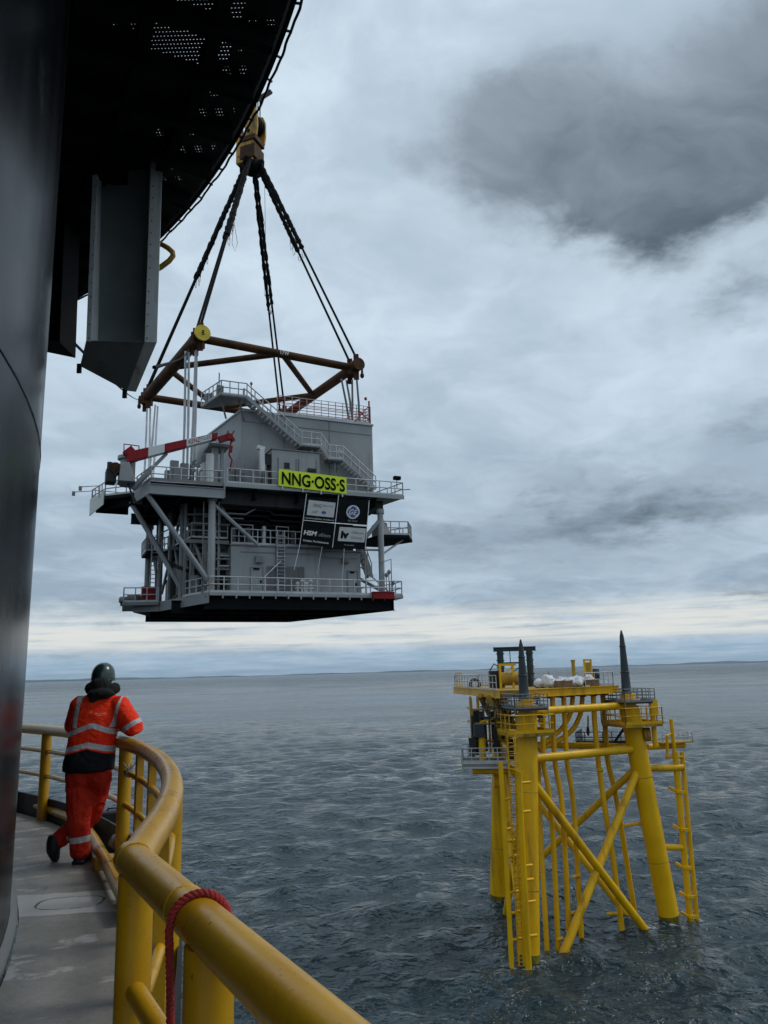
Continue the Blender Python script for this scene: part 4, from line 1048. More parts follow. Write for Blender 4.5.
# things standing on the topside
cab = tthing('equipment_cabinet', 'light grey container cabinet with double doors on the main deck behind the yellow sign', 'cabinet', (6.9,1.8,ZU-.1))
mb = MB(); mb.box(4.95,.95,ZU-.09,8.95,2.9,37.62); mb.build('body', M['grey'], cab, .03)
mb = MB(); mb.box(4.88,.88,37.63,9.02,2.95,37.72); mb.build('roof', M['grey_mid'], cab)
for a, b in ((5.5,6.9),(7.2,8.6)):
    mb = MB(); mb.box(a,.91,34.6,b,.949,36.95); mb.build('door', M['grey'], cab, .01)
mb = MB(); mb.box(5.95,.88,36.1,6.4,.908,36.6); mb.box(7.9,.70,36.0,8.6,.908,36.25); mb.build('vent', M['grey_dark'], cab)
mb = MB(); q = .90
for a in (5.45,6.95,7.15,8.65): mb.box(a-.02,.90,34.6,a+.02,.945,37.0)
mb.build('door_frame', M['grey_mid'], cab)

# deck crane
dcr = tthing('deck_crane', 'red and white striped deck crane, boom laid on a rest', 'crane', (-5.4,5.4,34.0))
BV = .9
def bq(x, y): return fr(x, y, BV)
mb = MB(); c = bq(129,470); mb.cyl((c.x,BV+1,34.0), (c.x,BV+1,36.0), .55, 16); mb.cyl((c.x,BV+1,36.0),(c.x,BV+1,36.25),.75,16); mb.build('pedestal', M['grey'], dcr)
mb = MB(); a, b = bq(117.5,464), bq(130,483); mb.plate([(a.x+.2,BV-.5,a.z),(b.x-.15,BV-.5,a.z+.1),(b.x+.35,BV-.5,b.z),(a.x+.1,BV-.5,b.z)],-1.5); mb.build('machine_house', M['grey'], dcr, .05)
mb = MB(); a, b = bq(106.5,468), bq(117,482); mb.box(a.x,BV,b.z,b.x-.05,BV+1.2,a.z); mb.cyl((a.x+.25,BV+.4,a.z),(a.x+.25,BV+.4,a.z+.55),.2,10); mb.box(a.x+.5,BV-.1,a.z-.6,a.x+.75,BV-.01,a.z+.1); mb.build('winch', M['grey_dark'], dcr, .04)
mb = MB(); p = bq(115.5,468); mb.cyl(p-Vector((0,.1,0)), p+Vector((0,1.0,0)), .42, 14); mb.build('winch_drum', M['brown'], dcr)
B0, B1 = bq(127,458), bq(217,436.5)
def bpt(t): return B0.lerp(B1, t)
bh = lambda t: .80-.32*t
segs = [(0,.22,'red'),(.22,.40,'white'),(.40,.64,'red'),(.64,.93,'white'),(.93,1.0,'red')]
for s0, s1_, mk in segs:
    a, b = bpt(s0), bpt(s1_-.002); mb = MB(); z = Vector((0,0,1)); w = Vector((0,.36,0))
    h0, h1 = bh(s0)/2, bh(s1_)/2
    vs = [a-w-z*h0, b-w-z*h1, b+w-z*h1, a+w-z*h0, a-w+z*h0, b-w+z*h1, b+w+z*h1, a+w+z*h0]
    mb.add(vs, [(3,2,1,0),(4,5,6,7),(0,1,5,4),(1,2,6,5),(2,3,7,6),(3,0,4,7)]); mb.build('boom_section', M[mk], dcr, .03)
bd_ = (B1-B0).normalized()
DCR_TEXT = [(bpt(.66)+Vector((0,-.366,-.16)), 'KENZ', M['red'], .92), (bpt(.795)+Vector((0,-.366,-.13)), 'FIGEE', M['letter_grey'], .85)]
mb = MB(); a = bq(222,436); b = bq(233,438)
mb.bar(bq(219,440), bq(230,436.5), .42, .48); mb.box(bq(226,434).x,BV-.25,bq(226,439.5).z,bq(232,434).x,BV+.25,bq(226,434).z); mb.bar(bq(230,436), bq(233.5,441.5), .3, .3); mb.tube([bq(228,434),bq(228,431)],.06,6); mb.tube([bq(234,431),bq(232,435)],.06,6); mb.tube([bq(231,442),bq(229,455),bq(232,460),bq(230,470),bq(231,480)],.07,6); mb.bar(bq(231,446), bq(230.5,452), .22, .3, (0,1,0)); mb.build('boom_tip', M['red'], dcr)
mb = MB(); a = bq(131,444); mb.tube([bq(124,456),bq(124,444),bq(139,446),bq(139,452)],.05,6); mb.tube([bq(131,457),bq(131,445)],.05,6); mb.bar(bq(126,456), bq(134,450), .5, .7); mb.box(bq(127,450).x,BV-.3,bq(127,456).z,bq(131,450).x,BV+.3,bq(127,449).z); mb.build('boom_foot', M['red'], dcr)
mb = MB(); mb.cyl(bq(133,488)+Vector((0,.5,0)), bq(150,470)+Vector((0,.2,0)), .20, 10); mb.cyl(bq(150,470)+Vector((0,.2,0)), bq(167,453)+Vector((0,.1,0)), .13, 10); mb.build('luffing_cylinder', M['grey'], dcr)
mb = MB()
for k in range(3): mb.tube([bq(128,470),bq(128,482+k),bq(131,492),bq(134+k,502)], .07, 6)
mb.build('hose', M['black'], dcr)
rest = tthing('boom_rest', 'grey trestle post carrying the red tip of the crane boom', 'boom rest', (fr(216,480,2.2).x,2.2,ZU-.1))
mb = MB(); a = fr(214.5,480,2.2).x; b = fr(221.5,480,2.2).x; zt = bq(216,443).z
mb.box(a-.22,2.0,ZU-.09,a+.22,2.5,zt); mb.box(b-.13,2.0,ZU-.09,b+.13,2.3,zt); mb.build('post', M['grey'], rest, .02)
mb = MB(); mb.box(a-.6,1.7,zt+.005,b+.5,3.9,zt+.25); mb.build('cradle', M['grey_mid'], rest, .02)
mb = MB(); rope_ = [bq(232,480),bq(226,488),bq(219,491)]; mb.tube(rope_,.05,6); mb.build('hose', M['black'], rest)

# name sign and banners
def text(s, size, mat, parent, origin, right, upv, xs=1.0, off=0.0, align='LEFT', shear=0, ext=.004, name='lettering', width=0):
    cu_ = bpy.data.curves.new(name, 'FONT'); cu_.body = s; cu_.size = size; cu_.align_x = align; cu_.align_y = 'BOTTOM_BASELINE'; cu_.shear = shear; cu_.extrude = ext; cu_.resolution_u = 4
    cu_.bevel_depth = off; cu_.bevel_resolution = 0
    t_ = bpy.data.objects.new(name, cu_); COL.objects.link(t_); bpy.context.view_layer.update()
    me = bpy.data.meshes.new_from_object(t_.evaluated_get(bpy.context.evaluated_depsgraph_get()))
    bpy.data.objects.remove(t_); me.name = name; me.materials.clear(); me.materials.append(mat)
    if off: me.transform(Matrix.Diagonal((1, 1, .12, 1)))
    o = bpy.data.objects.new(name, me); COL.objects.link(o)
    org = Vector(parent['_w']) if parent.get('_w') is not None else Vector((0,0,0))
    right = Vector(right).normalized(); upv = Vector(upv).normalized(); nn = right.cross(upv)
    if width:
        xs = width/max(1e-6, max(v.co.x for v in me.vertices)-min(v.co.x for v in me.vertices))
    mm = Matrix((right*xs, upv, nn)).transposed().to_4x4(); mm.translation = Vector(origin)-org
    me.transform(mm); o.parent = parent; return o
for o_, s_, m_, w_ in DCR_TEXT: text(s_, .52, m_, dcr, o_, bd_, Vector((0,0,1)), 1, .006, width=w_)
sg = tthing('name_sign', 'fluorescent yellow sign reading NNG·OSS·S on the main deck railing', 'sign', (8,-.15,34.2))
a, b, c, d = fr(279,469,-.15), fr(346.5,477.5,-.15), fr(346.5,494,-.15), fr(278.5,485.5,-.15)
mb = MB(); mb.plate([d, c, b, a], .05); mb.build('panel', M['hiviz_sign'], sg)
rt = (c-d).normalized(); upn = Vector((0,0,1)); W_, H_ = (c-d).length, (a-d).length
def fit(s, width, height, mat, parent, origin, rt, up, off=0, shear=0):
    return text(s, height/.70, mat, parent, origin, rt, up, 1, off, 'LEFT', shear, width=width)
fit('NNG·OSS·S', W_*.93, H_*.72, M['letter'], sg, d+rt*W_*.035+upn*H_*.14+Vector((0,-.058,0)), rt, upn, .030)
mb = MB()
for t in (.06,.35,.62,.94): p = d.lerp(c,t); mb.bar(p+Vector((0,.02,.0)), p+Vector((0,.02,-.28)), .12, .04,(0,1,0))
mb.build('bracket', M['galv'], sg)

def bpoint(px, py): return fr(px, py, -.12)
q00, q10, q20 = bpoint(306.5,497.5), bpoint(338.6,499), bpoint(369,500.5)
q01, q11, q21 = bpoint(303.2,520.3), bpoint(335.6,523.5), bpoint(367,525.8)
q02, q12, q22 = bpoint(299.8,544), bpoint(332.3,547.8), bpoint(365,549.6)
def banner(label, quad):
    o = tthing('hanging_banner', label, 'banner', tuple(quad[0]), 'black sponsor banners')
    mb = MB(); mb.plate([quad[0], quad[1], quad[2], quad[3]], .02); mb.build('cloth', M['banner'], o); return o
G = .05
def frame(q):   # q: bl, br, tr, tl
    r = (q[1]-q[0]); u = (q[3]-q[0]); return q[0]+Vector((0,-.024,0)), r, u
def sub(q, s, t): o, r, u = frame(q); return o+r*s+u*t
def panel(par, q, s0, t0, s1, t1, mat=None, dy=-.004, name='printed_panel'):
    mb = MB(); e = Vector((0,dy,0)); mb.plate([sub(q,s0,t0)+e, sub(q,s1,t0)+e, sub(q,s1,t1)+e, sub(q,s0,t1)+e], .006); return mb.build(name, mat or M['banner_panel'], par)
def line(par, q, s, mat, s0, s1, t, h, off=0, dy=-.012, shear=0):
    o, r, u = frame(q); e = Vector((0,dy,0)); fit(s, (r*(s1-s0)).length, u.length*h, mat, par, sub(q,s0,t)+e, r.normalized(), u.normalized(), off, shear)
qa = [q01+(q00-q01)*.03, q11+(q10-q11)*.03-(q11-q01)*.02, q10-(q10-q00)*.02, q00]
qb = [q11+(q10-q11)*.03, q21+(q20-q21)*.03, q20, q10]
qc = [q02, q12-(q12-q02)*.02, q11-(q11-q01)*.02-(q11-q12)*.03, q01-(q01-q02)*.03]
qd = [q12, q22, q21-(q21-q22)*.03, q11-(q11-q12)*.03]
ba = banner('black banner with a white NNG panel, upper left of four', qa)
panel(ba, qa, .08,.22,.93,.90); line(ba, qa, 'NNG', M['letter_grey'], .24,.50,.62,.15, .012); line(ba, qa, 'Offshore Wind', M['letter_grey'], .53,.86,.68,.08, .004); line(ba, qa, 'edf', M['letter_grey'], .22,.40,.34,.13); line(ba, qa, 'renewables Ireland', M['letter_white'], .02,.94,.06,.07)
mb = MB(); o_, r_, u_ = frame(qa); cc = sub(qa,.60,.40)+Vector((0,-.014,0)); rn, un = r_.normalized(), u_.normalized()
mb.add([cc+rn*.20*math.cos(t)+un*.12*math.sin(t) for t in frange(0,2*PI,25)[:-1]], [tuple(range(24))]); mb.build('oval_badge', M['ge_blue'], ba)
bb = banner('black banner with a round blue GE monogram, upper right of four', qb)
o_, r_, u_ = frame(qb); rn, un = r_.normalized(), u_.normalized(); cc = sub(qb,.50,.50)
def disc(par, c, r, mat, dy, name, r_in=0):
    mb = MB(); n = 40; e = Vector((0,dy,0)); P = [c+e+rn*r*math.cos(2*PI*i/n)+un*r*math.sin(2*PI*i/n) for i in range(n)]
    if r_in:
        Q = [c+e+rn*r_in*math.cos(2*PI*i/n)+un*r_in*math.sin(2*PI*i/n) for i in range(n)]; mb.add(P+Q, [(i,(i+1) % n,n+(i+1) % n,n+i) for i in range(n)])
    else: mb.add(P, [tuple(range(n))])
    return mb.build(name, mat, par)
disc(bb, cc, .58, M['ge_blue'], -.004, 'roundel'); disc(bb, cc, .57, M['letter_white'], -.009, 'roundel_ring', .475)
for k in range(4):
    t = k*PI/2+.4; mb = MB(); e = Vector((0,-.011,0))
    mb.tube([cc+e+rn*(.46*math.cos(t+x))*(1-.12*x)+un*(.46*math.sin(t+x))*(1-.12*x) for x in frange(0,.9,8)], [.02,.03,.04,.045,.04,.03,.02,.012], 5); mb.build('roundel_swirl', M['letter_white'], bb)
g_ = text('G', .62, M['letter_white'], bb, cc-rn*.40-un*.21+Vector((0,-.014,0)), rn, un, .82, .012, shear=.35); text('E', .62, M['letter_white'], bb, cc+rn*.0-un*.24+Vector((0,-.014,0)), rn, un, .80, .012, shear=.35)
line(bb, qb, 'GE Grid', M['letter_grey'], .36,.66,.09,.07, .004)
bc = banner('black banner reading HSM offshore, lower left of four', qc)
line(bc, qc, 'HSM', M['letter_white'], .06,.47,.42,.19, .02, shear=.12); line(bc, qc, 'offshore', M['letter_grey'], .52,.90,.42,.15, .006, shear=.25); line(bc, qc, 'Schiedam, The Netherlands', M['letter_white'], .08,.88,.14,.075, .004)
bd = banner('black banner with a white iv panel, lower right of four', qd)
panel(bd, qd, .13,.30,.95,.90); line(bd, qd, 'iv', M['letter'], .20,.45,.44,.30, .05); line(bd, qd, 'Offshore', M['letter_grey'], .52,.88,.64,.11, .004); line(bd, qd, '& Energy', M['letter_grey'], .52,.86,.43,.11, .004); line(bd, qd, 'iv-oe.com', M['letter_grey'], .34,.64,.12,.07, .004)
lines_ = tthing('banner_lines', 'pale tie ropes stretching the black banners down to the lower railing', 'tie ropes', tuple(q02))
for P in ((q00+Vector((0,0,.3)), q02, fr(294,570,.1)), (q10+Vector((0,0,.3)), q12), (q01, q11, q21), (bpoint(322,547), fr(318,568,.6), fr(317,575,.8)), (bpoint(344,549), fr(342,580,.6)), (q20, q22)):
    mb = MB(); mb.tube([Vector(p)+Vector((0,-.04,0)) for p in P], .028, 5); mb.build('rope', M['sling'], lines_)
# more things on the lower deck
k = tthing('red_tray', 'flat red tray on the right corner of the lower deck edge', 'tray', (14.2,.0,ZL))
a, b = fr(373,596,-.25), fr(394,596,-.25); mb = MB(); mb.box(a.x,-.35,25.72,b.x,.0,26.22); mb.build('tray', M['red'], k, .02); mb = MB(); mb.box(a.x-.04,-.40,26.225,b.x+.04,.02,26.28); mb.build('rim', M['red'], k)
k = tthing('red_locker', 'red locker box among the columns on the left of the lower deck', 'locker', (-3.3,8.8,26.0))
q = hz(148,603,26.0); mb = MB(); mb.box(q.x-.5,q.y,26.0,q.x+.55,q.y+.6,27.35); mb.build('body', M['red'], k, .02); mb = MB(); mb.box(q.x-.4,q.y-.03,26.15,q.x+.45,q.y-.004,27.2); mb.build('door', M['red'], k, .01)
for i, (px, py) in enumerate(((116,603),(124,601))):
    q = hz(px, py+3, 26.0); k = tthing('life_raft_canister', ('grey life raft canister at the far left end of the lower deck', 'grey life raft canister second from the left end of the lower deck')[i], 'life raft', (q.x,q.y,26.1), 'life raft canisters')
    X_ = q.x+.75; mb = MB(); mb.tube([(X_+d,q.y,26.5) for d in (-.55,-.45,-.02,0,.02,.45,.55)], [.16,.29,.31,.34,.31,.29,.16], 16); mb.build('shell', M['grey_mid'], k)
    mb = MB(); mb.box(X_-.4,q.y-.25,26.02,X_-.28,q.y+.25,26.35); mb.box(X_-.28,q.y-.1,26.02,X_+.28,q.y+.1,26.16); mb.box(X_+.28,q.y-.25,26.02,X_+.4,q.y+.25,26.35); mb.build('cradle', M['grey_dark'], k)
k = tthing('valve_set', 'small pale valve set on the lower deck in front of the machinery room', 'valves', fr(305,590,.5))
q = fr(305,590,.5); mb = MB()
for i in range(4): mb.cyl((q.x-.6+i*.35,.5,ZL),(q.x-.6+i*.35,.5,ZL+.7+.2*(i % 2)),.09,8); mb.ell((q.x-.6+i*.35,.45,ZL+.8+.2*(i % 2)),(.17,.12,.17),8,6)
mb.tube([(q.x-.8,.5,ZL+.45),(q.x+.7,.5,ZL+.45)],.08,8); mb.build('pipe', M['cream'], k)

# ------------------------------------------------------------------ spreader frame, slings, hook
SZ = 45.4
S1, S2, S3 = at_z(198,338,SZ), at_z(147,397,SZ), at_z(353,368,SZ); S4 = S2+S3-S1
sp = thing('spreader_frame', 'rusty brown tubular spreader frame above the substation', 'spreader frame', (S1+S4)/2)
mid = lambda a, b, t=.5: a.lerp(b, t)
for a, b, r in ((S1,S3,.33),(S1,S2,.50),(S2,S4,.33),(S3,S4,.42)):
    mb = MB(); mb.cyl(a, b, r, 20); mb.build('main_beam', M['brown'], sp)
for a, b in ((mid(S1,S2,.45),mid(S1,S3,.5)),(mid(S1,S3,.52),mid(S3,S4,.52)),(mid(S1,S2,.5),mid(S2,S4,.5)),(mid(S2,S4,.5),mid(S3,S4,.5))):
    mb = MB(); mb.cyl(a, b, .25, 16); mb.build('diagonal', M['brown'], sp)
toc = ((CAM-S1)*Vector((1,1,0))).normalized()
long_ = (S2-S1).normalized()
for S, col, yel in ((S1,'brown',1),(S2,'brown',0),(S3,'brown',0),(S4,'brown',0)):
    mb = MB(); mb.cyl(S-long_*.95, S+long_*.95, .52, 22); mb.box(S.x-.45,S.y-.45,SZ-.75,S.x+.45,S.y+.45,SZ+.35); mb.build('corner_node', M['brown'], sp, .05)
    for dz in (-1, 1):
        mb = MB(); p = S+long_*dz*.55; mb.bar(p-Vector((0,0,1.25)), p+Vector((0,0,1.05)), .16, .45); mb.build('padeye', M['brown'], sp, .03)
    mb = MB(); p = S+((S-(S1+S4)/2)*Vector((1,1,0))).normalized()*.8; mb.bar(S, p, .25, .35); mb.bar(p, p-Vector((0,0,.7)), .18, .2, (0,1,0)); mb.ell(p-Vector((0,0,.8)), (.18,.18,.25), 8, 6); mb.build('tugger_lug', M['brown'], sp)
fc = S1-long_*.97
mb = MB(); mb.cyl(fc-long_*.14, fc, .62, 28); cap = mb.build('trunnion_cap', M['hiviz_sign'] if False else paint('trunnion_yellow', (.62,.46,.02), .5, var=.2, scale=1, dirt=(.2,.12,.02), dirt_amt=.2), sp, .03)
mb = MB(); mb.tube([fc-long_*.15+Vector((.16*math.cos(t),0,.16*math.sin(t))) for t in frange(.6,5.6,14)], .035, 6); mb.cyl(fc-long_*.19, fc-long_*.142, .07, 10); mb.build('trunnion_mark', M['letter'], cap)
mb = MB(); e = S3-long_*.97; mb.cyl(e-long_*.1, e, .55, 24); mb.build('trunnion_cap', M['brown'], sp, .03)
fd = (S3-S1).normalized(); nrm_ = fd.cross(Vector((0,0,1))).normalized()
if nrm_.y > 0: nrm_ = -nrm_
text('17W', .5, M['letter_white'], sp, mid(S1,S3,.49)+nrm_*.335-Vector((0,0,.16)), fd, (0,0,1), .8, .01)

HK = at_y(252,158,64.4)
hk = thing('crane_hook_block', 'yellow crane hook block high above the spreader frame under the dark platform edge', 'hook block', HK-Vector((0,0,1.6)))
hx = Vector((.93,-.36,0)).normalized(); hy = Vector((.36,.93,0))
ztop = at_y(252,113,64.4).z; zmid = at_y(252,142,64.4).z; zbot = at_y(250,162,64.4).z
c = Vector((HK.x, HK.y, 0))
mb = MB()
for s in (-1, 1):
    pr = [(-.55,zmid),(.62,zmid),(.75,zmid+.9),(.72,ztop-.8),(.45,ztop-.1),(.05,ztop),(-.45,ztop-.5),(-.65,zmid+1.0)]
    mb.plate([c+hx*(a+.25)+hy*(s*.75-.0)+Vector((0,0,z)) for a, z in pr], .22)
mb.box(c.x-.2,c.y-.6,zmid+.2,c.x+.4,c.y+.6,ztop-.7); mb.build('cheek_plate', M['hook'], hk, .06)
mb = MB()
for s in (-.35, .05, .45): mb.cyl(c+hx*.25+hy*(s-.12)+Vector((0,0,ztop-1.5)), c+hx*.25+hy*(s+.12)+Vector((0,0,ztop-1.5)), .85, 24)
mb.build('sheave', M['wire'], hk)
mb = MB(); mb.cyl(c+hx*.4-hy*.985+Vector((0,0,ztop-.75)), c+hx*.4-hy*.955+Vector((0,0,ztop-.75)), .16, 14); mb.cyl(c+hx*.15-hy*.99+Vector((0,0,zmid+.5)), c+hx*.15-hy*.955+Vector((0,0,zmid+.5)), .2, 14); mb.build('pin', M['letter'], hk)
mb = MB(); mb.obox(c-hx*.35+Vector((0,0,(zmid+zbot)/2-.1)), hx*.95, hy*.8, Vector((.0,0,(zmid-zbot)/2+.3))); mb.box(c.x-1.3,c.y-.5,zbot+.2,c.x-.9,c.y+.5,zmid+1.6); mb.build('swivel_block', M['hook'], hk, .1)
mb = MB(); mb.obox(c+Vector((0,0,zmid-.15)), hx*.85, hy*.92, Vector((0,0,.28))); mb.obox(c-hx*.0+Vector((0,0,(zmid+zbot)/2-.5)), hx*.8, hy*.9, Vector((0,0,(zmid-zbot)/2-.35))); mb.build('hook_yoke', M['brown'], hk, .08)
HB = Vector((c.x, c.y, zbot-1.2))
mb = MB()
for k in range(4):
    a = k*PI/2+PI/4+TH; p = HB+Vector((math.cos(a),math.sin(a),0))
    mb.tube([Vector((c.x,c.y,zbot+.5)), HB.lerp(p,.3)+Vector((0,0,.9)), p*1+Vector((0,0,.6))-Vector((0,0,0)), p+Vector((0,0,1.0))], [.55,.5,.42,.3], 12)
mb.ell(HB+Vector((0,0,.7)), (.95,.95,.9), 16, 10); mb.build('ramshorn_hook', M['wire'], hk)
wr = thing('hoist_wire', 'dark hoist wires rising from the hook block past the platform edge', 'hoist wire', Vector((c.x,c.y,ztop)))
for s in (-.35, .05, .45):
    for q in (-.55, .55):
        mb = MB(); p = c+hx*(.35+q*.4)+hy*s+Vector((0,0,ztop-1.4)); mb.cyl(p, p+Vector((0,0,70)), .055, 6); mb.build('wire_rope', M['wire'], wr)

corner_names = ('the yellow-capped near corner of the spreader', 'the far left corner of the spreader', 'the right corner of the spreader', 'the hidden rear corner of the spreader')
rs_ = random.Random(9)
for ci, S in enumerate((S1,S2,S3,S4)):
    for dz in (-1, 1):
        end = S+long_*dz*.55+Vector((0,0,.75))
        out = ((S-HB)*Vector((1,1,0))).normalized()
        st = HB+out*.75+Vector((0,0,.75))+long_*dz*.25
        o = thing('lifting_sling', '%s dark sling from the hook to %s' % ('front' if dz < 0 else 'rear', corner_names[ci]), 'sling', st, 'dark slings under the hook block')
        d = end-st; k0 = .50 if ci != 3 else .55
        if ci == 2: k0 = .46
        pts = []; rr = []
        n = 44
        for i in range(n+1):
            t = i/n*k0; pts.append(st+d*t); rr.append((.205 if ci != 3 else .16)+.035*math.sin(i*2.3+dz)*math.sin(i*.7)+rs_.uniform(-.035,.045))
        mb = MB(); mb.tube(pts, rr, 9); mb.build('wrapped_section', M['wire'], o)
        mb = MB(); mb.tube([st+d*(k0-.02), end], .10, 8); mb.build('wire_leg', M['wire'], o)
        mb = MB()
        for q in range(4):
            p = st+d*(k0-.03*q); a = rs_.uniform(0,6.28); s = Vector((math.cos(a),math.sin(a),0))*.25
            mb.tube([p, p+s+Vector((0,0,-.3)), p+s*.8+Vector((0,0,-1.0)), p+s*.3+Vector((0,0,-.9)), p+Vector((0,0,-.5))], .022, 4)
        mb.build('lashing', M['wire'], o)
for i, (x, y0, y1) in enumerate(((264.5,170,242),(261,205,232),(234,222,252))):
    o = thing('tag_string', ('thin tag string hanging straight down beside the hook', 'short looped tag string under the hook', 'looped tag string beside the left slings')[i], 'tag line', at_y(x,y0,64), 'thin strings at the slings')
    mb = MB(); p, q = at_y(x,y0,64), at_y(x+1,y1,64)
    mb.tube([p, q] if i == 0 else [p, p.lerp(q,.7)+Vector((.25,0,0)), q, p.lerp(q,.7)-Vector((.25,0,0)), p], .02, 4); mb.build('string', M['wire'], o)

# white slings from the spreader down to the topside
wq = lambda x, v: (lambda q: tw(q.x, v, 35.2))(fr(x, 468, v))
wl = [(S1+Vector((-.95,.1,-1.0)), wq(183,4.4)), (S1+Vector((-.75,.3,-1.0)), wq(187,4.0)), (S1+Vector((-.2,.2,-1.0)), wq(190,5.6)), (S1+Vector((-.05,-.1,-1.0)), wq(193.5,4.4)),
      (S2+Vector((.05,0,-1)), tw(-3.3,13.6,35.3)), (S2+Vector((.25,.3,-1)), tw(-3.0,12.6,35.3)), (S2+Vector((1.0,.1,-.9)), tw(-2.7,12.8,35.3)), (S2+Vector((.9,-.3,-.9)), tw(-3.0,13.8,35.3)),
      (S3+Vector((-1.0,0,-1)), tw(12.9,4.1,41.6)), (S3+Vector((-.6,.2,-1)), tw(13.3,4.2,41.6)), (S3+Vector((-.1,.2,-1)), tw(13.5,5.0,41.6)), (S3+Vector((.3,0,-1)), tw(14.0,4.4,41.6)),
      (S4+Vector((-.3,0,-1)), tw(10.3,11.5,41.6)), (S4+Vector((.3,0,-1)), tw(10.9,11.3,41.6))]
nm = ['leftmost of four white slings under the yellow-capped corner', 'second from the left of four white slings under the yellow-capped corner', 'third from the left of four white slings under the yellow-capped corner', 'rightmost of four white slings under the yellow-capped corner',
      'leftmost white sling under the far left spreader corner', 'second white sling under the far left spreader corner', 'third white sling under the far left spreader corner', 'rightmost white sling under the far left spreader corner',
      'leftmost pale sling below the right spreader corner', 'second pale sling below the right spreader corner', 'third pale sling below the right spreader corner', 'rightmost pale sling below the right spreader corner',
      'left pale sling under the rear spreader corner', 'right pale sling under the rear spreader corner']
for (a, b), l in zip(wl, nm):
    mb = MB(); mb.tube([a, a.lerp(b,.5)+Vector((.05,0,0)), b], [.08,.10,.09], 8); o = mb.build('white_sling', M['sling'] if a.x < -5 else M['galv']); tag(o, l, 'sling', 'white slings below the spreader')
for i, (a, b) in enumerate(((pol(41,12.5,PZ-2.05), S1+(S2-S1)*.15), (pol(45,11.3,PZ-1.3), S2+Vector((-.7,0,-.3))))):
    mb = MB(); mb.tube([a.lerp(b, t)-Vector((0,0,math.sin(PI*t)*.25)) for t in frange(0,1,12)], .03, 5); o = mb.build('tugger_wire', M['wire']); tag(o, ('thin tugger wire from the crane platform to the spreader near its yellow cap', 'thin tugger wire from behind the grey channel to the far left spreader corner')[i], 'tugger wire', 'tugger wires to the spreader')

# ------------------------------------------------------------------ yellow jacket in the sea
A0, B0_, D0 = Vector((9.2,58.8,0)), Vector((21.8,66.5,0)), Vector((9.24,73.6,0))
At, Bt, Dt = Vector((10.4,60.4,16.5)), Vector((20.0,66.2,16.5)), Vector((10.2,72.0,16.5))
def leg(P, Q, z): return P+(Q-P)*(z/16.5)
LA = lambda z: leg(A0, At, z); LB = lambda z: leg(B0_, Bt, z); LD = lambda z: leg(D0, Dt, z)
jk = thing('jacket_foundation', 'yellow three legged steel jacket standing in the sea', 'jacket', ((A0+B0_+D0)/3))
Y = M['jacket_yellow']
for L_ in (LA, LB, LD):
    mb = MB(); mb.cyl(L_(-.05), L_(16.6), .80, 32); o = mb.build('leg', Y, jk)
    mb = MB(); mb.cyl(L_(-3.2), L_(-.06), .80, 24); mb.build('marine_growth', M['green_growth'], o)
    mb = MB(); p = L_(16.6); mb.cyl(p, p+Vector((0,0,1.1)), .62, 24, .55); mb.cyl(p+Vector((0,0,.5)), p+Vector((0,0,.62)), .95, 24); mb.build('leg_collar', Y, o)
    mb = MB(); mb.cyl(L_(-.04), L_(.55), .803, 32); mb.build('wet_band', M['wet'], o)
    for z in (4.5, 11.0):
        mb = MB(); a, b = L_(z), L_(z+.06); mb.cyl(a, b, .806, 32); mb.build('weld_band', M['dirty_yellow'], o)
def mem(name, a, b, r, n=16, mat=None):
    mb = MB(); mb.cyl(a, b, r, n); return mb.build(name, mat or Y, jk)
mem('horizontal_brace', LA(16.75)+Vector((.5,.3,0)), LB(16.75)-Vector((.2,.1,0)), .30)
mem('horizontal_brace', LA(13.35), LB(13.25), .32); mem('horizontal_brace', LA(13.35), LD(13.35), .30); mem('horizontal_brace', LD(13.35), LB(13.4), .27)
ex = lambda a, b, t: a+(b-a)*t
for P, Q, r in ((LA(12.3),Vector((20.9,65.4,-2.2)),.31),(LB(12.0),Vector((10.55,59.55,-2.2)),.31),(LD(12.3),Vector((20.6,67.2,-2.2)),.28),(LB(12.0),LD(.3),.28),(LA(12.3),Vector((9.3,71.5,-1.5)),.28),(LD(12.0),Vector((9.4,61,-1.5)),.28)):
    mem('diagonal_brace', P, Q, r, 18)
# J-tubes
def path(name, pl, r, Ys):
    P = [at_y(x, y, Yv) for (x, y), Yv in zip(pl, Ys)]
    # smooth the bends
    Q = [P[0]]
    for i in range(1, len(P)-1):
        a, b, c = P[i-1], P[i], P[i+1]; l = min((b-a).length, (c-b).length)*.35
        p, q = b+(a-b).normalized()*l, b+(c-b).normalized()*l
        for t in (0,.25,.5,.75,1): Q.append(p*(1-t)**2+b*2*t*(1-t)+q*t*t)
    Q.append(P[-1]); d = (Q[-1]-Q[-2]).normalized()
    if Q[-1].z < 2: Q.append(Q[-1]+d*2)
    mb = MB(); mb.tube(Q, r, 12); return mb.build(name, Y, jk)
path('j_tube', [(538.5,757),(539,800),(541.5,850),(547,949)], .19, [63,62.5,62,61.2])
path('j_tube', [(543,716),(543,764),(549,790),(554,850),(558,948)], .20, [62.6,62.4,62.2,61.9,61.4])
path('j_tube', [(552.3,694),(554.5,762),(561,793),(565,850),(569.5,944)], .20, [63.4,63.2,62.9,62.6,62.1])
path('j_tube', [(563.5,694),(566.8,762),(573,796),(576.5,850),(581.5,939)], .20, [64,63.9,63.7,63.4,63.1])
path('j_tube', [(593,692),(594.6,722),(598,760),(604.5,807),(612,850),(622,929)], .22, [65.9,65.9,65.8,65.6,65.4,65.1])
path('j_tube', [(602.5,692),(604.8,722),(607.5,762),(615,790),(624.5,848),(635,915)], .22, [67.6,67.6,67.7,68,68.2,68.4])
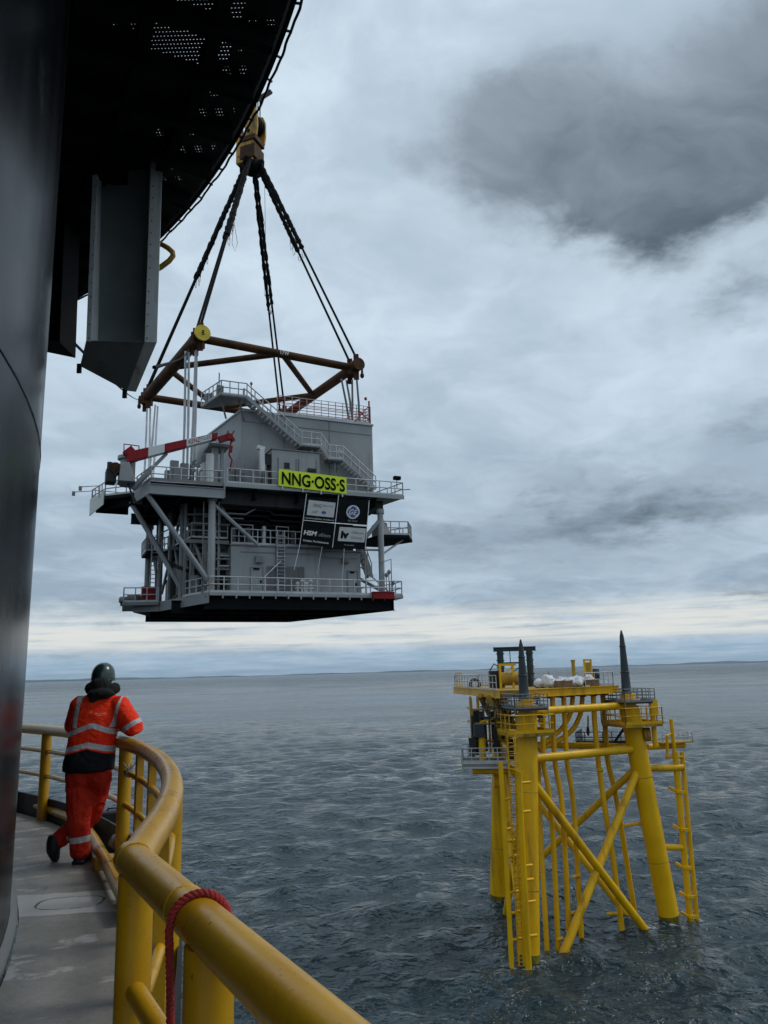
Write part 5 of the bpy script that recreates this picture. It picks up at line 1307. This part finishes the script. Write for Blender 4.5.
path('j_tube', [(573,694),(571.5,712),(563,728),(551,738),(537,748)], .20, [65.5,65.5,65.5,65.3,64.5])
path('j_tube', [(582.5,694),(581.5,712),(574,729),(561,739.5),(539,750)], .20, [66.5,66.5,66.5,66.2,65.2])
for (x0,y0,x1,y1,Yv) in ((624,826,641,823,66.6),(569,914,577,912,62.3),(557,940,563,938,61.3),(573,877,580,876,62.9),(607,914,622,914,65.2),(597,770,603,770,65.6)):
    mem('clamp', at_y(x0,y0,Yv), at_y(x1,y1,Yv), .13, 10)
# deck
zt = 17.85
deckp = [(10.9,61.3),(19.0,66.2),(18.2,74.5),(9.0,79.5),(6.5,77.5),(8.6,61.6),(9.6,61.6)]
mb = MB(); mb.prism(deckp, zt+.06, zt+.5); mb.build('deck', M['dirty_yellow'], jk)
mb = MB()
mb.ibeam((10.75,61.15,zt+.24),(19.2,66.05,zt+.24),.3,.62,.05); mb.ibeam((8.55,61.0,zt+.24),(6.4,77.8,zt+.24),.3,.62,.05); mb.ibeam((19.1,66.25,zt+.24),(18.3,74.5,zt+.24),.3,.6,.05)
mb.build('edge_beam', Y, jk)
mb = MB()
for t in frange(.1, .9, 7): a = Vector((10.9,61.3,zt-.1)).lerp(Vector((19,66.2,zt-.1)), t); mb.ibeam(a, (8+t*9, 78-t*3, zt-.1), .2, .3, .03)
mb.build('deck_girder', M['dirty_yellow'], jk)
mb = MB(); mb.bar(LD(14.5)+Vector((-.5,-2,0)), (7.6,66,zt), .3,.4); mb.bar((10.2,62.2,15.0),(8.2,66.5,zt),.45,.5); mb.bar(LA(14.2),(7.9,63.2,zt),.3,.35); mb.build('knee_brace', M['dirty_yellow'], jk)
def jrail(pts, mat, h=1.15, step=1.1, **kw):
    mb = MB(); handrail(mb, pts, h, .035, step, **kw); return mb.build('handrail', mat, jk)
zd = zt+.5
jrail([(8.45,62,zd),(6.5,77.4,zd),(9,79.3,zd),(18.1,74.4,zd)], M['galv'])
jrail([(16.2,64.9,zd),(18.9,66.4,zd),(18.3,73,zd)], M['galv'])
jrail([(6.55,76.5,zd),(6.9,74.2,zd)], Y, h=1.4, step=.8)
# leg top baskets
def basket(c, z, s, ang, up_=True):
    ca, sa = math.cos(ang), math.sin(ang); P = [Vector((c.x+ca*x*s-sa*y*s, c.y+sa*x*s+ca*y*s, z)) for x, y in ((-1,-1),(1,-1),(1,1),(-1,1))]
    mb = MB(); mb.prism([(p.x,p.y) for p in P], z-.22, z); b = mb.build('leg_platform', M['dirty_yellow'], jk)
    mb = MB(); handrail(mb, P, 1.3, .045, .75, closed=True, toe=.22); mb.build('platform_rail', Y, b)
    mb = MB(); z2 = z+1.75; s2 = .82; P2 = [Vector((c.x+(p.x-c.x)*s2, c.y+(p.y-c.y)*s2, z2)) for p in P]
    mb.prism([(p.x,p.y) for p in P2], z2-.14, z2); t = mb.build('scaffold_floor', M['grey_dark'], jk)
    mb = MB(); handrail(mb, P2, 1.05, .035, .6, closed=True, rails=(1,.75,.5,.25)); 
    for p in P2: mb.tube([p-Vector((0,0,1.8)), p], .04, 5)
    mb.build('scaffold_rail', M['grey_mid'], t)
basket(LA(15.6)+Vector((-.1,-.1,0)), 15.3, 1.62, .25); basket(LB(15.6), 15.3, 1.75, .3)
# dark guide cones on the legs
for p, ztip in ((LA(16.6), 22.2), (LB(16.6), 22.95)):
    mb = MB(); q = Vector((p.x-.1,p.y,0))
    mb.tube([q+Vector((0,0,17.6)), q+Vector((0,0,17.75)), q+Vector((0,0,19.0)), q+Vector((0,0,ztip-1.4)), q+Vector((0,0,ztip-.5)), q+Vector((0,0,ztip))], [.50,.40,.36,.24,.17,.05], 20); cn = mb.build('guide_cone', M['cone'], jk)
    for z, r_ in ((17.78,.41), (19.4,.36), (ztip-1.4,.25)):
        mb = MB(); mb.lathe([(r_,z),(r_+.04,z+.03),(r_+.04,z+.09),(r_-.01,z+.12)], (q.x,q.y,0), 20); mb.build('cone_ring', M['cone'], cn)
mb = MB(); p = LB(15.0); mb.cyl(p+Vector((.75,-.3,-.6)), p+Vector((1.25,-.4,-.6)), .55, 16); mb.build('stub_nozzle', M['dirty_yellow'], jk)
mem('horizontal_brace', at_y(648,747,67), at_y(684,745,68), .25, 12)
mem('horizontal_brace', LB(11.7), at_y(683,767.5,67), .27, 14); mem('horizontal_brace', LB(5.6), at_y(684,847.5,67), .24, 14)
# right boat landing
mb = MB(); mb.tube([at_y(671,719,67), at_y(675,757,67)], .16, 10); mb.tube([at_y(675,752,67), at_y(690,918,67), at_y(691,930,67)], .25, 14); mb.tube([at_y(682,752,67.3), at_y(697.2,921,67.3), at_y(698,932,67.3)], .18, 12)
for y0 in (757,768): mb.cyl(at_y(666 if y0 < 760 else 674,y0,67), at_y(683,y0,67.2), .13, 8)
mb.tube([at_y(667,736,66.6), at_y(667.5,755,66.6)], .12, 8); mb.tube([at_y(667,736,66.6), at_y(672,733,67)], .09, 8)
bl = mb.build('boat_landing', Y, jk)
for x, y in ((684,792),(688,830),(691,868),(694.5,897),(696,917)):
    mb = MB(); mb.bar(at_y(x+1,y,66.9), at_y(x-8,y-.5,66.7), .20, .22); mb.bar(at_y(x-8,y-.5,66.7), at_y(x-15,y-5,67.2), .18, .20); mb.build('fender_bracket', Y, bl)
# ladder and fenders on the near leg
Yf = 57.4
mb = MB(); mb.tube([at_y(500.5,762,Yf), at_y(506,856,Yf), at_y(511.5,962,Yf), at_y(512,975,Yf)], .17, 12); f1 = mb.build('fender_tube', Y, jk)
mb = MB(); mb.tube([at_y(518.5,771,Yf-.2), at_y(522.5,856,Yf-.2), at_y(528.5,965,Yf-.2), at_y(529.5,978,Yf-.2)], .22, 14); mb.build('fender_tube', Y, jk)
mb = MB(); la = [at_y(507,730,Yf+.2), at_y(513.5,856,Yf+.2), at_y(519,966,Yf+.2)]; lb = [at_y(514.5,730,Yf+.2), at_y(518,856,Yf+.2), at_y(524,966,Yf+.2)]
mb.tube(la, .07, 6); mb.tube(lb, .07, 6)
for i in range(58):
    t = i/57*2; k = min(1, int(t)); f_ = t-k; mb.tube([la[k].lerp(la[k+1],f_), lb[k].lerp(lb[k+1],f_)], .035, 5)
for i in range(24):
    t = i/23*.72*2; k = min(1, int(t)); f_ = t-k; a, b = la[k].lerp(la[k+1],f_), lb[k].lerp(lb[k+1],f_); mb.tube([a, a+Vector((-.1,-.5,0)), b+Vector((.1,-.5,0)), b], .035, 5)
mb.build('ladder', Y, jk)
mb = MB()
for x0, y0, x1, y1 in ((508,857,516,855),(509,893,518,891),(511,913,522,911),(511,940,523,938),(503,800,511,798),(520,783,530,782),(521,812,530,811),(524,866,532,865),(525,880,533,879),(527,902,535,901),(528,936,537,935),(503,830,512,828),(505,842,514,840)):
    mb.cyl(at_y(x0,y0,Yf), at_y(x1,y1,Yf+.5), .10, 8)
mb.build('standoff', Y, jk)
mb = MB(); mb.cyl(at_y(493.5,781,64), at_y(498,781,64), .55, 16); mb.cyl(at_y(498,781,64), LD(8.8)*.4+at_y(500,781,64)*.6, .2, 8); mb.build('stub_nozzle', Y, jk)
# left access platform
mb = MB(); mb.prism([(5.5,61.5),(8.9,61.0),(9.1,64.5),(5.7,65.2)], 12.75, 12.95); pl_ = mb.build('access_platform', M['grey_mid'], jk)
mb = MB(); handrail(mb, [(8.8,61.1,12.95),(5.55,61.55,12.95),(5.75,65.1,12.95),(9,64.5,12.95)], 1.15, .04, .6, rails=(1,.7,.4)); mb.build('platform_rail', M['galv'], pl_)
mb = MB(); mb.plate([(5.52,61.5,12.6),(8.9,61.0,12.6),(8.9,61.0,13.2),(5.52,61.5,13.2)], .05); mb.build('kick_panel', M['galv'], pl_)
mb = MB(); mb.cyl((6.3,62.2,12.4),(9.5,61.6,12.4),.30,12); mb.bar((5.6,63.4,12.55),(9.3,63.0,12.55),.25,.35); mb.build('platform_beam', Y, jk)
mb = MB()
rj = random.Random(31)
for i in range(16): x = rj.uniform(6.2,9.2); y = rj.uniform(61.8,65.5); mb.box(x-.12,y-.1,rj.uniform(13,14.2),x+rj.uniform(.1,.35),y+.2,rj.uniform(14.4,17.2))
mb.build('valve_skid', M['grey_dark'], jk)
mb = MB()
for i in range(9): x = rj.uniform(6.4,9.4); y = rj.uniform(62.5,68); mb.tube([(x,y,13.2),(x,y,17.8)], .1, 7)
for z in (14.5,15.8,16.9): mb.tube([(6.6,63,z),(9.6,62.4,z)], .09, 7); mb.tube([(6.6,67,z),(6.6,63,z)], .09, 7)
mb.build('pipework', M['dirty_yellow'], jk)
mb = MB()
for z in (16.3,17.1):
    for i in range(10): x = 7.6+i*.42; mb.tube([(x,60.9,z-.5),(x+rj.uniform(-.2,.2),60.9,z+.5)],.05,5)
    mb.tube([(7.2,60.8,z),(12.0,61.0,z)],.06,5); mb.tube([(7.2,62.8,z),(12.0,62.4,z)],.06,5)
mb.build('scaffold_tube', M['grey_dark'], jk)
# rear platform
mb = MB(); mb.prism([(16.0,69.0),(21.2,68.0),(22.2,71),(17.5,73.0)], 13.3, 13.55); rp_ = mb.build('access_platform', M['grey_dark'], jk)
mb = MB(); handrail(mb, [(17.5,72.9,13.55),(16.05,69.1,13.55),(21.2,68.1,13.55),(22.1,71,13.55)], .9, .04, .8); mb.build('platform_rail', M['grey_dark'], rp_)
mb = MB(); mb.bar((19.2,68.6,13.6),(20.4,67.4,15.6),.14,.18); mb.build('knee_brace', M['grey_dark'], jk)
mb = MB(); mb.prism([(22.6,66.6),(25.6,67.6),(25.0,69.4),(22.4,68.6)], 13.5, 13.62); q_ = mb.build('access_platform', M['dirty_yellow'], jk)
mb = MB(); handrail(mb, [(22.7,66.7,13.62),(25.5,67.6,13.62),(25,69.3,13.62)], .75, .03, .7, toe=0); mb.build('platform_rail', M['galv'], q_)
mb = MB(); p = at_y(654,730,65.5); mb.cyl(p-Vector((0,0,1.3)), p+Vector((0,0,1.6)), .2, 10); mb.box(p.x-.15,p.y-.3,p.z+1.2,p.x+.4,p.y+.3,p.z+2.4); mb.build('davit', Y, jk)
mb = MB(); mb.tube([at_y(588,716,66),at_y(588,728,66)],.06,6); mb.ell(at_y(588,731,66),(.14,.14,.4),8,6); mb.build('hanging_lamp', M['grey_dark'], jk)

# things on the jacket
def jt(name, label, cat, px, py, Yv, group=None):
    p = at_y(px, py, Yv); p.z = zd+.02; return p, thing(name, label, cat, p, group)
p, o = jt('davit_box', 'dark green box on a yellow davit post over the left access platform', 'davit box', 479, 750, 62.5); q = at_y(479,730,62.2)
mb = MB(); mb.box(q.x-.42,q.y-.35,q.z-.55,q.x+.42,q.y+.35,q.z+.45); mb.build('box', M['cone'], o, .04); q2 = at_y(482,743,62.2)
mb = MB(); mb.cyl((q2.x,q2.y,12.96),(q2.x,q2.y,q2.z+.6),.28,12); mb.bar((q2.x,q2.y,q2.z+.6),(q.x,q.y,q.z-.5),.2,.25); mb.bar((q.x+.1,q.y,q.z+.6),(q.x+3,q.y-.3,q.z+1.3),.12,.15); mb.build('post', M['jacket_yellow'], o)
# gantry
o = thing('pull_in_gantry', 'dark green grey two post gantry frame at the rear of the jacket deck', 'gantry', at_y(516,690,72))
gl, gr_ = at_y(502,688,72), at_y(531.5,688,72); gz = at_y(502,651,72).z
for p in (gl, gr_):
    mb = MB(); mb.cyl((p.x,p.y,zd), (p.x,p.y,gz), .30, 14)
    for z in frange(zd+.5, gz-.3, 5): mb.cyl((p.x,p.y,z),(p.x,p.y,z+.1),.38,14)
    mb.build('post', M['cone'], o)
mb = MB(); mb.ibeam((gl.x-.6,gl.y,gz+.15),(gr_.x+.6,gr_.y,gz+.15),.4,.4,.06); mb.build('crossbeam', M['cone'], o)
mb = MB(); xm = gl.x+1.9
mb.bar((gl.x,gl.y,gz-1.1),(xm,gl.y,gz-1.1),.12,.15); mb.bar((xm,gl.y,gz-2.9),(xm,gl.y,gz),.1,.1,(0,1,0)); mb.bar((gl.x+.9,gl.y,gz-1.1),(gl.x+.9,gl.y,gz),.07,.07,(0,1,0)); mb.bar((gl.x,gl.y,gz-2.6),(xm,gl.y,gz-1.4),.08,.08); mb.build('tie_bar', M['cone'], o)
o = thing('winch_frame', 'yellow winch frame with coiled gear in front of the gantry', 'winch', at_y(508,690,68))
q = at_y(508,689,68); mb = MB()
for sx in (-.6,.5): mb.bar((q.x+sx,q.y,zd),(q.x+sx,q.y,zd+2.0),.2,.25,(0,1,0))
mb.bar((q.x-.7,q.y,zd+2.0),(q.x+.8,q.y,zd+2.0),.2,.2); mb.bar((q.x-.6,q.y,zd+.9),(q.x+.6,q.y,zd+1.9),.1,.1); mb.build('frame', M['jacket_yellow'], o)
mb = MB(); mb.cyl((q.x-.5,q.y+.3,zd+.8),(q.x+1.2,q.y+.3,zd+.8),.55,16); mb.build('drum', M['dirty_yellow'], o)
o = thing('generator_box', 'dark box with sloped top on the left of the jacket deck', 'generator', at_y(496,690,69)); q = at_y(496.5,690,69)
mb = MB(); mb.box(q.x-.55,q.y-.5,zd,q.x+.55,q.y+.6,zd+1.5); mb.build('body', M['grey_dark'], o, .05); mb = MB(); mb.tube([(q.x-.5,q.y,zd+1.5),(q.x-.1,q.y,zd+2.1),(q.x+.4,q.y,zd+1.8),(q.x+.5,q.y,zd+1.5)],.06,6); mb.build('lifting_bar', M['grey_dark'], o)
o = thing('tyre_ring', 'black ring hung on the railing at the left end of the jacket deck', 'ring', at_y(475,686,72)); q = at_y(475,686,72)
mb = MB(); mb.tube([q+Vector((.42*math.cos(t),0,.42*math.sin(t)+.15)) for t in frange(0,2*PI,21)[:-1]], .14, 8, closed=True); mb.build('ring', M['black'], o)
tp = [('white tarpaulin bundle nearest the gantry on the jacket deck',547.5,688,66,.85),('white tarpaulin bundle in the middle of the jacket deck behind the timber crate',561,683,68,.6),('white tarpaulin bundle right of the timber crate',572.5,687,66,.7),('largest white tarpaulin bundle, beside the yellow frame',582,685,66.5,.85)]
for l, x, y, Yv, s in tp:
    q = at_y(x,y,Yv); q.z = zd; o = thing('tarpaulin_bundle', l, 'tarpaulin', q, 'white tarpaulin bundles'); mb = MB(); r_ = random.Random(int(x))
    for i in range(7): a = r_.uniform(-1,1); mb.ell((q.x+a*.85*s,q.y+r_.uniform(-.4,.4),zd+.45*s+r_.uniform(-.1,.25)),(.5*s,.5,.5*s*(1.25-abs(a)*.5)),10,8)
    e = mb.build('sheet', M['tarp'], o); rm = e.modifiers.new('remesh','REMESH'); rm.mode = 'VOXEL'; rm.voxel_size = .07; tx = bpy.data.textures.get('tarp_folds') or bpy.data.textures.new('tarp_folds','CLOUDS'); tx.noise_scale = .3
    dm = e.modifiers.new('folds','DISPLACE'); dm.texture = tx; dm.strength = .3; dm.texture_coords = 'LOCAL'
for l, x, y, w in (('low timber crate between the white tarpaulin bundles',563,688,.75),('small timber crate beside the blue drum',592,687,.5)):
    q = at_y(x,y,65.5); q.z = zd; o = thing('timber_crate', l, 'crate', q, 'timber crates'); mb = MB(); mb.box(q.x-w,q.y-.4,zd,q.x+w,q.y+.5,zd+.55); mb.build('box', M['wood'], o)
    mb = MB()
    for sx in (-w+.08, 0, w-.08): mb.box(q.x+sx-.06,q.y-.45,zd,q.x+sx+.06,q.y-.404,zd+.6)
    mb.build('batten', M['wood'], o)
q = at_y(575,689,67); o = thing('yellow_bollard_post', 'single slim yellow post rising from the jacket deck', 'post', Vector((q.x,q.y,zd))); mb = MB(); mb.cyl((q.x,q.y,zd),(q.x,q.y,zd+2.1),.16,12); mb.build('post', M['dirty_yellow'], o); mb = MB(); mb.cyl((q.x,q.y,zd+2.1),(q.x,q.y,zd+2.25),.2,12); mb.build('cap', M['dirty_yellow'], o)
q = at_y(589.5,689,67); o = thing('yellow_lifting_frame', 'narrow yellow rectangular frame left of the blue drum', 'frame', Vector((q.x,q.y,zd))); mb = MB()
for sx in (-.28,.28): mb.bar((q.x+sx,q.y,zd),(q.x+sx,q.y,zd+2.2),.14,.2,(0,1,0))
for z in (.9,2.2): mb.bar((q.x-.35,q.y,zd+z),(q.x+.35,q.y,zd+z),.15,.14)
mb.build('frame', M['jacket_yellow'], o); mb = MB(); mb.box(q.x-.2,q.y-.06,zd+1.0,q.x+.2,q.y+.06,zd+2.0); mb.build('panel', M['dirty_yellow'], o)
q = at_y(596.5,681,67.5); o = thing('blue_drum', 'dark blue drum on a stand at the right end of the jacket deck', 'drum', Vector((q.x,q.y,zd))); mb = MB()
mb.lathe([(.001,zd+1.45),(.28,zd+1.45),(.30,zd+1.4),(.30,zd+1.0),(.32,zd+.98),(.30,zd+.95),(.30,zd+.6),(.001,zd+.58)],(q.x,q.y,0),18); mb.build('drum', M['blue'], o); mb = MB()
for a in range(4): t = a*PI/2+.5; mb.tube([(q.x+.3*math.cos(t),q.y+.3*math.sin(t),zd),(q.x+.22*math.cos(t),q.y+.22*math.sin(t),zd+.62)],.04,6)
mb.build('stand', M['grey_dark'], o)
q = at_y(541,684,66.5); o = thing('rigging_pile', 'dark pile of rigging beside the white tarpaulins', 'rigging', Vector((q.x,q.y,zd))); mb = MB(); r_ = random.Random(4)
for i in range(6): a = r_.uniform(-.6,.6); mb.tube([(q.x+a,q.y,zd+.05),(q.x+a+r_.uniform(-.3,.3),q.y+.2,zd+r_.uniform(.6,1.5)),(q.x+a+.3,q.y,zd+.1)],.06,6)
mb.ell((q.x,q.y,zd+.25),(.7,.4,.3),12,8); mb.build('chain', M['grey_mid'], o)

# ------------------------------------------------------------------ render settings
sc.view_settings.view_transform = 'Standard'; sc.view_settings.look = 'None'; sc.view_settings.gamma = 1; sc.view_settings.exposure = .16
sc.render.engine = 'CYCLES'; sc.cycles.use_denoising = True
sc.cycles.max_bounces = 8; sc.cycles.transparent_max_bounces = 12; sc.cycles.volume_bounces = 0
for o in bpy.data.objects:
    if o.get('_w') is not None: del o['_w']
